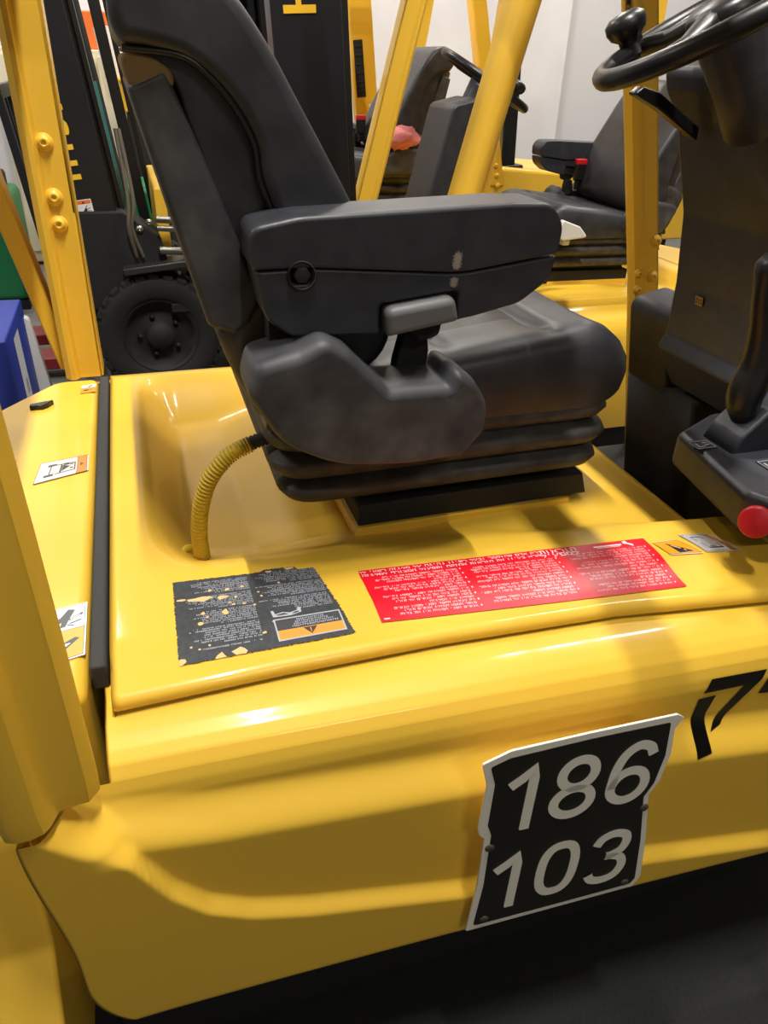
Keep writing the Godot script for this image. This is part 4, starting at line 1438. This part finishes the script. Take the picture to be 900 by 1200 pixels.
func make_near_truck() -> void:
	var t := truck("forklift", "yellow forklift in front with a black seat, red label and number plate", Vector3(BASE.x, 0, BASE.z), false, 1.0, "")
	var h := make_hood(t)
	add(sheet([Vector3(-0.014, 0, -0.845), Vector3(0.189, 0, -0.833), Vector3(0.199, 0, -0.684), Vector3(-0.018, 0, -0.682)], drape_hood, 12, 10), "safety_notice", dark_sticker(), h, "scuffed dark notice sticker with peeling paint")
	add(sheet([Vector3(0.232, 0, -0.800), Vector3(0.670, 0, -0.770), Vector3(0.669, 0, -0.660), Vector3(0.234, 0, -0.694)], drape_hood, 20, 10), "red_notice", red_sticker(), h, "bright red operator notice sticker")
	add(sheet([Vector3(0.676, 0, -0.756), Vector3(0.717, 0, -0.754), Vector3(0.737, 0, -0.715), Vector3(0.685, 0, -0.722)], drape_hood, 4, 4), "warning_sticker", small_sticker(2), h, "orange warning triangle sticker")
	add(sheet([Vector3(0.728, 0, -0.765), Vector3(0.775, 0, -0.755), Vector3(0.800, 0, -0.708), Vector3(0.744, 0, -0.716)], drape_hood, 4, 4), "belt_sticker", small_sticker(3), h, "grey belt symbol sticker")
	make_side_panel(t)
	make_far_panel(t)
	var cw := make_counterweight(t)
	add(sheet([Vector3(-0.205, 0.7497, -1.245), Vector3(-0.128, 0.7497, -1.262), Vector3(-0.128, 0.7497, -1.20), Vector3(-0.212, 0.7497, -1.17)], func(p): return p, 1, 1), "plan_sticker", small_sticker(0), cw, "white and orange sticker with a truck plan")
	add(sheet([Vector3(-0.165, 0.7497, -0.82), Vector3(-0.120, 0.7497, -0.828), Vector3(-0.120, 0.7497, -0.725), Vector3(-0.165, 0.7497, -0.715)], func(p): return p, 1, 1), "hand_sticker", small_sticker(1), cw, "white and orange crushed hand sticker")
	add(sheet([Vector3(-0.150, 0.7497, -1.60), Vector3(-0.121, 0.7497, -1.605), Vector3(-0.122, 0.7497, -1.56), Vector3(-0.152, 0.7497, -1.555)], func(p): return p, 1, 1), "corner_sticker", small_sticker(4), cw, "small white and orange sticker")
	var b := MB.new()
	b.box(Vector3(-0.1055, 0.735, -1.168), Vector3(0.019, 0.036, 0.945), 0.004)
	add(b.mesh(), "rubber_seal", M.seal, t, "worn dark grey rubber strip")
	b = MB.new()
	b.ext(rp([[-0.02, 0.0], [0.0, 0.008], [0.022, 0.012], [0.012, -0.004], [0.002, -0.012], [-0.02, -0.010]]), -0.006, 0.006, 0.002, 0.002, 2)
	var clip := add(b.mesh(), "rubber_latch", M.black, t)
	clip.position = Vector3(-0.222, 0.752, -1.50) - BASE
	clip.rotation.x = -PI / 2
	make_guard(t, true, 0.28, 0.0)
	make_seat(t, true)
	# corrugated hose from the hood to the seat
	b = MB.new()
	var pts := cat([Vector3(0.034, 0.690, -0.985), Vector3(0.033, 0.735, -0.975), Vector3(0.040, 0.79, -0.965), Vector3(0.056, 0.835, -0.96), Vector3(0.085, 0.868, -0.96), Vector3(0.118, 0.882, -0.965)], 24)
	var rad := []
	for i in pts.size():
		rad.append(0.0105 + [0.0022, 0.0016, -0.0022][i % 3])
	b.tube(pts, rad, 14)
	var hose := add(b.mesh(), "corrugated_hose", M.hose, t, "yellow corrugated cable hose")
	b = MB.new()
	pts = cat([Vector3(0.105, 0.878, -0.9645), Vector3(0.14, 0.887, -0.967), Vector3(0.185, 0.888, -0.972)], 12)
	rad = []
	for i in pts.size():
		rad.append(0.0098 + (0.0012 if i % 2 == 0 else -0.0008))
	b.tube(pts, rad, 14)
	add(b.mesh(), "hose_end", M.seal, hose, "dark grey end of the hose")
	b = MB.new()
	b.xf = Transform3D(Basis(Vector3(1, 0, 0), 0.25) * Basis(Vector3(0, 0, 1), -0.5), Vector3(0.024, hood_y(0.024, -0.985) + 0.002, -0.985))
	b.lathe([[0.024, -0.004], [0.026, 0.002], [0.022, 0.005], [0.017, 0.003], [0.015, -0.004]], Vector3.ZERO, 24)
	add(b.mesh(), "hose_grommet", M.hose, hose)
	make_cab_floor(t)
	make_steering(t)
	make_levers(t)
	make_plate(t)
	make_flank_letters(t)
	b = MB.new()
	add(sheet([Vector3(1.010, 1.49, -1.600), Vector3(1.028, 1.49, -1.600), Vector3(1.058, 1.37, -1.600), Vector3(1.040, 1.37, -1.600)], func(p): return p, 1, 1), "pictogram_strip", small_sticker(6), t, "narrow pictogram sticker on the front upright")

func make_far_trucks() -> void:
	for k in 2:
		var t: Node3D
		if k == 0:
			t = truck("forklift", "second yellow forklift, side by side behind the front one, facing the other way", Vector3(1.635, 0, -2.65), true, 0.92, "")
		else:
			t = truck("forklift", "third yellow forklift, farthest back, showing a big black tyre below its mast", Vector3(1.12, 0, -3.90), true, 1.0, "")
		make_hood(t)
		make_side_panel(t)
		make_far_panel(t)
		make_counterweight(t)
		make_guard(t, false, 0.40 if k == 0 else 0.62, 0.0 if k == 0 else 0.05)
		var st := make_seat(t, false, k == 0)
		st.position += Vector3.ZERO if k == 0 else Vector3(0.03, -0.02, 0)
		make_cab_floor(t)
		make_steering(t)
		make_drive_axle(t)
		if k == 0:
			make_mast(t, -0.06, 1.587, 0.0, -0.096, 1.633, M.black)
		else:
			make_mast(t, -0.11, 0.925, 0.775, -0.03, 1.655, M.teal)

func make_clutter() -> void:
	# fourth truck, right at the back, of which only bits show between the others
	var t := thing("forklift", "fourth yellow forklift right at the back wall, only its uprights and hood showing", "forklift", Vector3(2.6, 0, -5.2))
	var o := Vector3(2.6, 0, -5.2)
	var b := MB.new()
	b.xf = Transform3D(Basis.IDENTITY, -o)
	b.ext(rp([[1.2, 0.30], [3.9, 0.30], [3.9, 0.62, 0.1], [3.2, 0.74, 0.1], [2.38, 0.80, 0.05], [1.2, 0.78, 0.2]]), -5.75, -4.85, 0.03, 0.03, 4)
	add(b.mesh(), "hood", M.yellow, t)
	b = MB.new()
	b.xf = Transform3D(Basis.IDENTITY, -o)
	b.box(Vector3(2.55, 0.16, -5.3), Vector3(2.5, 0.30, 0.8), 0.02)
	add(b.mesh(), "frame", M.matte, t)
	for q in [[0.0, "upright"]]:
		b = MB.new()
		b.xf = Transform3D(Basis(Vector3(1, 0, 0), Vector3(-0.234, 1, 0), Vector3(0, 0, 1)), Vector3(2.10, 1.66, -4.88 + q[0]) - o)
		b.box(Vector3(0.0, -0.35, 0), Vector3(0.10, 1.25, 0.09), 0.012)
		var up := add(b.mesh(), q[1], M.yellow_far, t)
		if q[0] == 0.0:
			for y in [0.69, 0.75, 0.81]:
				add(bolt_head(Vector3(2.10 + (1.66 - y) * 0.234, y, -4.834) - o, Vector3(0, 0, 1), 0.012), "bolt", M.yellow_far, up)
	b = MB.new()
	b.xf = Transform3D(Basis(Vector3(0, 0, 1), 0.05), Vector3(2.40, 1.27, -4.95) - o)
	b.box(Vector3(0, 0, 0), Vector3(0.10, 1.0, 0.09), 0.01)
	b.box(Vector3(0.02, -0.49, 0), Vector3(0.16, 0.05, 0.14), 0.01)
	add(b.mesh(), "black_post", M.black, t)
	b = MB.new()
	b.xf = Transform3D(Basis(Vector3(0, 0, 1), 0.10), Vector3(1.42, 1.2, -4.9) - o)
	b.box(Vector3(0.0, 0, 0), Vector3(0.14, 1.3, 0.08), 0.012)
	var vp := add(b.mesh(), "vented_upright", M.yellow_far, t)
	b = MB.new()
	b.xf = Transform3D(Basis(Vector3(0, 0, 1), 0.10), Vector3(1.42, 1.2, -4.9) - o)
	b.box(Vector3(-0.03, 0.13, 0.042), Vector3(0.055, 0.29, 0.012), 0.004)
	for k in 6:
		b.box(Vector3(-0.03, 0.02 + k * 0.045, 0.05), Vector3(0.045, 0.012, 0.012), 0.002)
	add(b.mesh(), "vent", M.matte, vp)
	add(sheet([Vector3(1.435, 1.15, -4.855) - o, Vector3(1.485, 1.15, -4.855) - o, Vector3(1.49, 1.09, -4.855) - o, Vector3(1.44, 1.09, -4.855) - o], func(p): return p, 1, 1), "white_sticker", small_sticker(4), vp)
	b = MB.new()
	b.xf = Transform3D(Basis(Vector3(0, 0, 1), 0.10), Vector3(1.47, 1.1, -5.05) - o)
	b.box(Vector3(0.03, 0, 0), Vector3(0.07, 1.02, 0.08), 0.01)
	b.box(Vector3(-0.03, -0.1, 0), Vector3(0.05, 0.9, 0.06), 0.01)
	add(b.mesh(), "black_post", M.black, t)
	# things lying about on the left
	var bx := thing("box", "blue carton with a pale label, on the floor at the left behind the front forklift", "box", Vector3(-0.78, 0, -2.86))
	b = MB.new()
	b.box(Vector3(0, 0.272, 0), Vector3(0.66, 0.544, 0.52), 0.006)
	add(b.mesh(), "carton", M.blue, bx)
	add(sheet([Vector3(0.3315, 0.50, 0.10), Vector3(0.3315, 0.50, -0.03), Vector3(0.3315, 0.05, -0.03), Vector3(0.3315, 0.05, 0.10)], func(p): return p, 1, 1), "label", small_sticker(9), bx, "pale label with a bar code")
	b = MB.new()
	b.ext(rp([[-0.02, 0.0], [0.05, 0.0], [0.0, 0.46, 0.03], [-0.04, 0.46, 0.01]]), -0.02, 0.02, 0.004, 0.004, 2)
	var wr := add(b.mesh(), "white_wrap", M.white, bx, "strip of white wrap hanging from the edge")
	wr.position = Vector3(0.345, 0.02, -0.25)
	t = thing("pallet_truck", "dark red pallet truck on the floor behind the blue carton", "pallet truck", Vector3(-0.80, 0, -4.1))
	for z in [0.0, 0.32]:
		b = MB.new()
		b.box(Vector3(0, 0.10 if z == 0.0 else 0.08, z), Vector3(1.0, 0.06, 0.16), 0.01)
		add(b.mesh(), "fork", M.dark_red, t)
	b = MB.new()
	b.box(Vector3(-0.55, 0.2, 0.16), Vector3(0.14, 0.36, 0.4), 0.02)
	add(b.mesh(), "pump_housing", M.dark_red, t)
	b = MB.new()
	for z in [0.0, 0.32]:
		b.xf = Transform3D(Basis(Vector3(1, 0, 0), PI / 2), Vector3(0.42, 0.04, z))
		b.lathe([[0.0, -0.04], [0.04, -0.04], [0.04, 0.04], [0.0, 0.04]], Vector3.ZERO, 14)
	b.xf = Transform3D(Basis(Vector3(1, 0, 0), PI / 2), Vector3(-0.55, 0.06, 0.16))
	b.lathe([[0.0, -0.06], [0.06, -0.06], [0.06, 0.06], [0.0, 0.06]], Vector3.ZERO, 14)
	add(b.mesh(), "roller", M.matte, t)
	t = thing("green_cabinet", "green machine cabinet at the left edge, standing behind the dark red pallet truck", "cabinet", Vector3(-0.95, 0, -5.2))
	b = MB.new()
	b.box(Vector3(0, 0.36, 0), Vector3(0.60, 0.60, 0.5), 0.04)
	add(b.mesh(), "housing", M.green, t)
	b = MB.new()
	b.box(Vector3(0, 0.03, 0), Vector3(0.56, 0.06, 0.46), 0.005)
	add(b.mesh(), "base", M.matte, t)
	b = MB.new()
	b.box(Vector3(0.1, 0.70, 0), Vector3(0.3, 0.10, 0.3), 0.02)
	add(b.mesh(), "top_cover", M.matte, t)
	t = thing("hose_coil", "yellow-brown coil of hose standing between the carton and the red pallet truck", "hose", Vector3(-0.74, 0, -3.36))
	b = MB.new()
	var coil := []
	for k in 90:
		var a := TAU * k / 24
		coil.append(Vector3(cos(a) * 0.15, 0.315 + sin(a) * 0.15, 0.05 * k / 90 + 0.01 * sin(a * 1.3)))
	b.tube(coil, 0.018, 8)
	add(b.mesh(), "hose", M.hose_old, t)
	b = MB.new()
	b.box(Vector3(0, 0.075, 0.02), Vector3(0.36, 0.15, 0.3), 0.01)
	add(b.mesh(), "stand", M.matte, t)
	t = thing("green_pump", "rounded green pump unit seen through the third forklift's hoses", "pump", Vector3(0.10, 0, -5.3))
	b = MB.new()
	b.box(Vector3(0, 0.56, 0), Vector3(0.34, 0.26, 0.36), 0.07)
	add(b.mesh(), "housing", M.green, t)
	b = MB.new()
	b.box(Vector3(0, 0.22, 0), Vector3(0.28, 0.44, 0.3), 0.01)
	add(b.mesh(), "stand", M.matte, t)
	t = thing("storage_cabinet", "cream storage cabinet against the back wall, behind the masts", "cabinet", Vector3(-0.1, 0, -6.45))
	b = MB.new()
	b.box(Vector3(0, 0.70, 0), Vector3(1.3, 1.36, 0.55), 0.01)
	add(b.mesh(), "body", M.cream, t)
	for x in [-0.32, 0.32]:
		b = MB.new()
		b.box(Vector3(x, 0.72, 0.285), Vector3(0.62, 1.24, 0.02), 0.004)
		var dr := add(b.mesh(), "door", M.cream, t)
		b = MB.new()
		b.tube([Vector3(x * 0.2, 0.7, 0.31), Vector3(x * 0.2, 0.84, 0.31)], 0.008, 8)
		add(b.mesh(), "handle", M.steel, dr)
	b = MB.new()
	b.box(Vector3(0.0, 0.0, 0.0), Vector3(0.26, 0.22, 0.22), 0.01)
	tag(add(b.mesh(), "orange_crate", M.orange, self), "orange crate on top of the cream storage cabinet", "crate")
	get_node("orange_crate").position = Vector3(-0.12, 1.49, -6.35)
	t = thing("crate", "yellow plastic crate on a low stand before the cream cabinet", "crate", Vector3(0.20, 0, -5.95))
	b = MB.new()
	b.box(Vector3(0, 1.12, 0), Vector3(0.34, 0.18, 0.26), 0.01)
	b.box(Vector3(0, 1.215, 0), Vector3(0.37, 0.02, 0.29), 0.006)
	add(b.mesh(), "tub", M.yellow_far, t)
	b = MB.new()
	b.box(Vector3(0, 0.51, 0), Vector3(0.3, 1.02, 0.24), 0.006)
	add(b.mesh(), "stand", M.matte, t)
	b = MB.new()
	b.xf = Transform3D(Basis(Vector3(0, 0, 1), 0.12), Vector3.ZERO)
	b.lathe([[0.0, -0.14], [0.05, -0.14], [0.05, 0.14], [0.03, 0.145], [0.0, 0.13]], Vector3.ZERO, 16)
	tag(add(b.mesh(), "paper_roll", M.white, self), "white paper roll standing on the yellow crate", "paper roll")
	get_node("paper_roll").position = Vector3(-0.02, 1.365, -5.95)
	# crumpled pink cloth on the third forklift's seat
	b = MB.new()
	var rows := []
	var f := FastNoiseLite.new()
	f.seed = 4
	f.frequency = 7.0
	for j in 13:
		var row := PackedVector3Array()
		for i in 25:
			var a := TAU * i / 24.0
			var e := PI * j / 12.0
			var d := Vector3(cos(a) * sin(e), cos(e) * 0.55, sin(a) * sin(e))
			row.append(d * (0.09 + 0.035 * f.get_noise_3d(d.x, d.y, d.z)))
		rows.append(row)
	b.grid(rows)
	tag(add(b.mesh(), "cloth", M.pink, self), "crumpled pink cloth lying on the third forklift's seat", "cloth")
	get_node("cloth").position = Vector3(1.235, 1.06, -3.66)
	# near-black sheet added to stand for the shaded floor beside the front forklift
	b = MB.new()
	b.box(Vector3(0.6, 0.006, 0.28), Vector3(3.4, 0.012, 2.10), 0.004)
	tag(add(b.mesh(), "floor_shade", M.shade_black, self), "near-black sheet standing for shaded floor beside the front forklift", "mat")
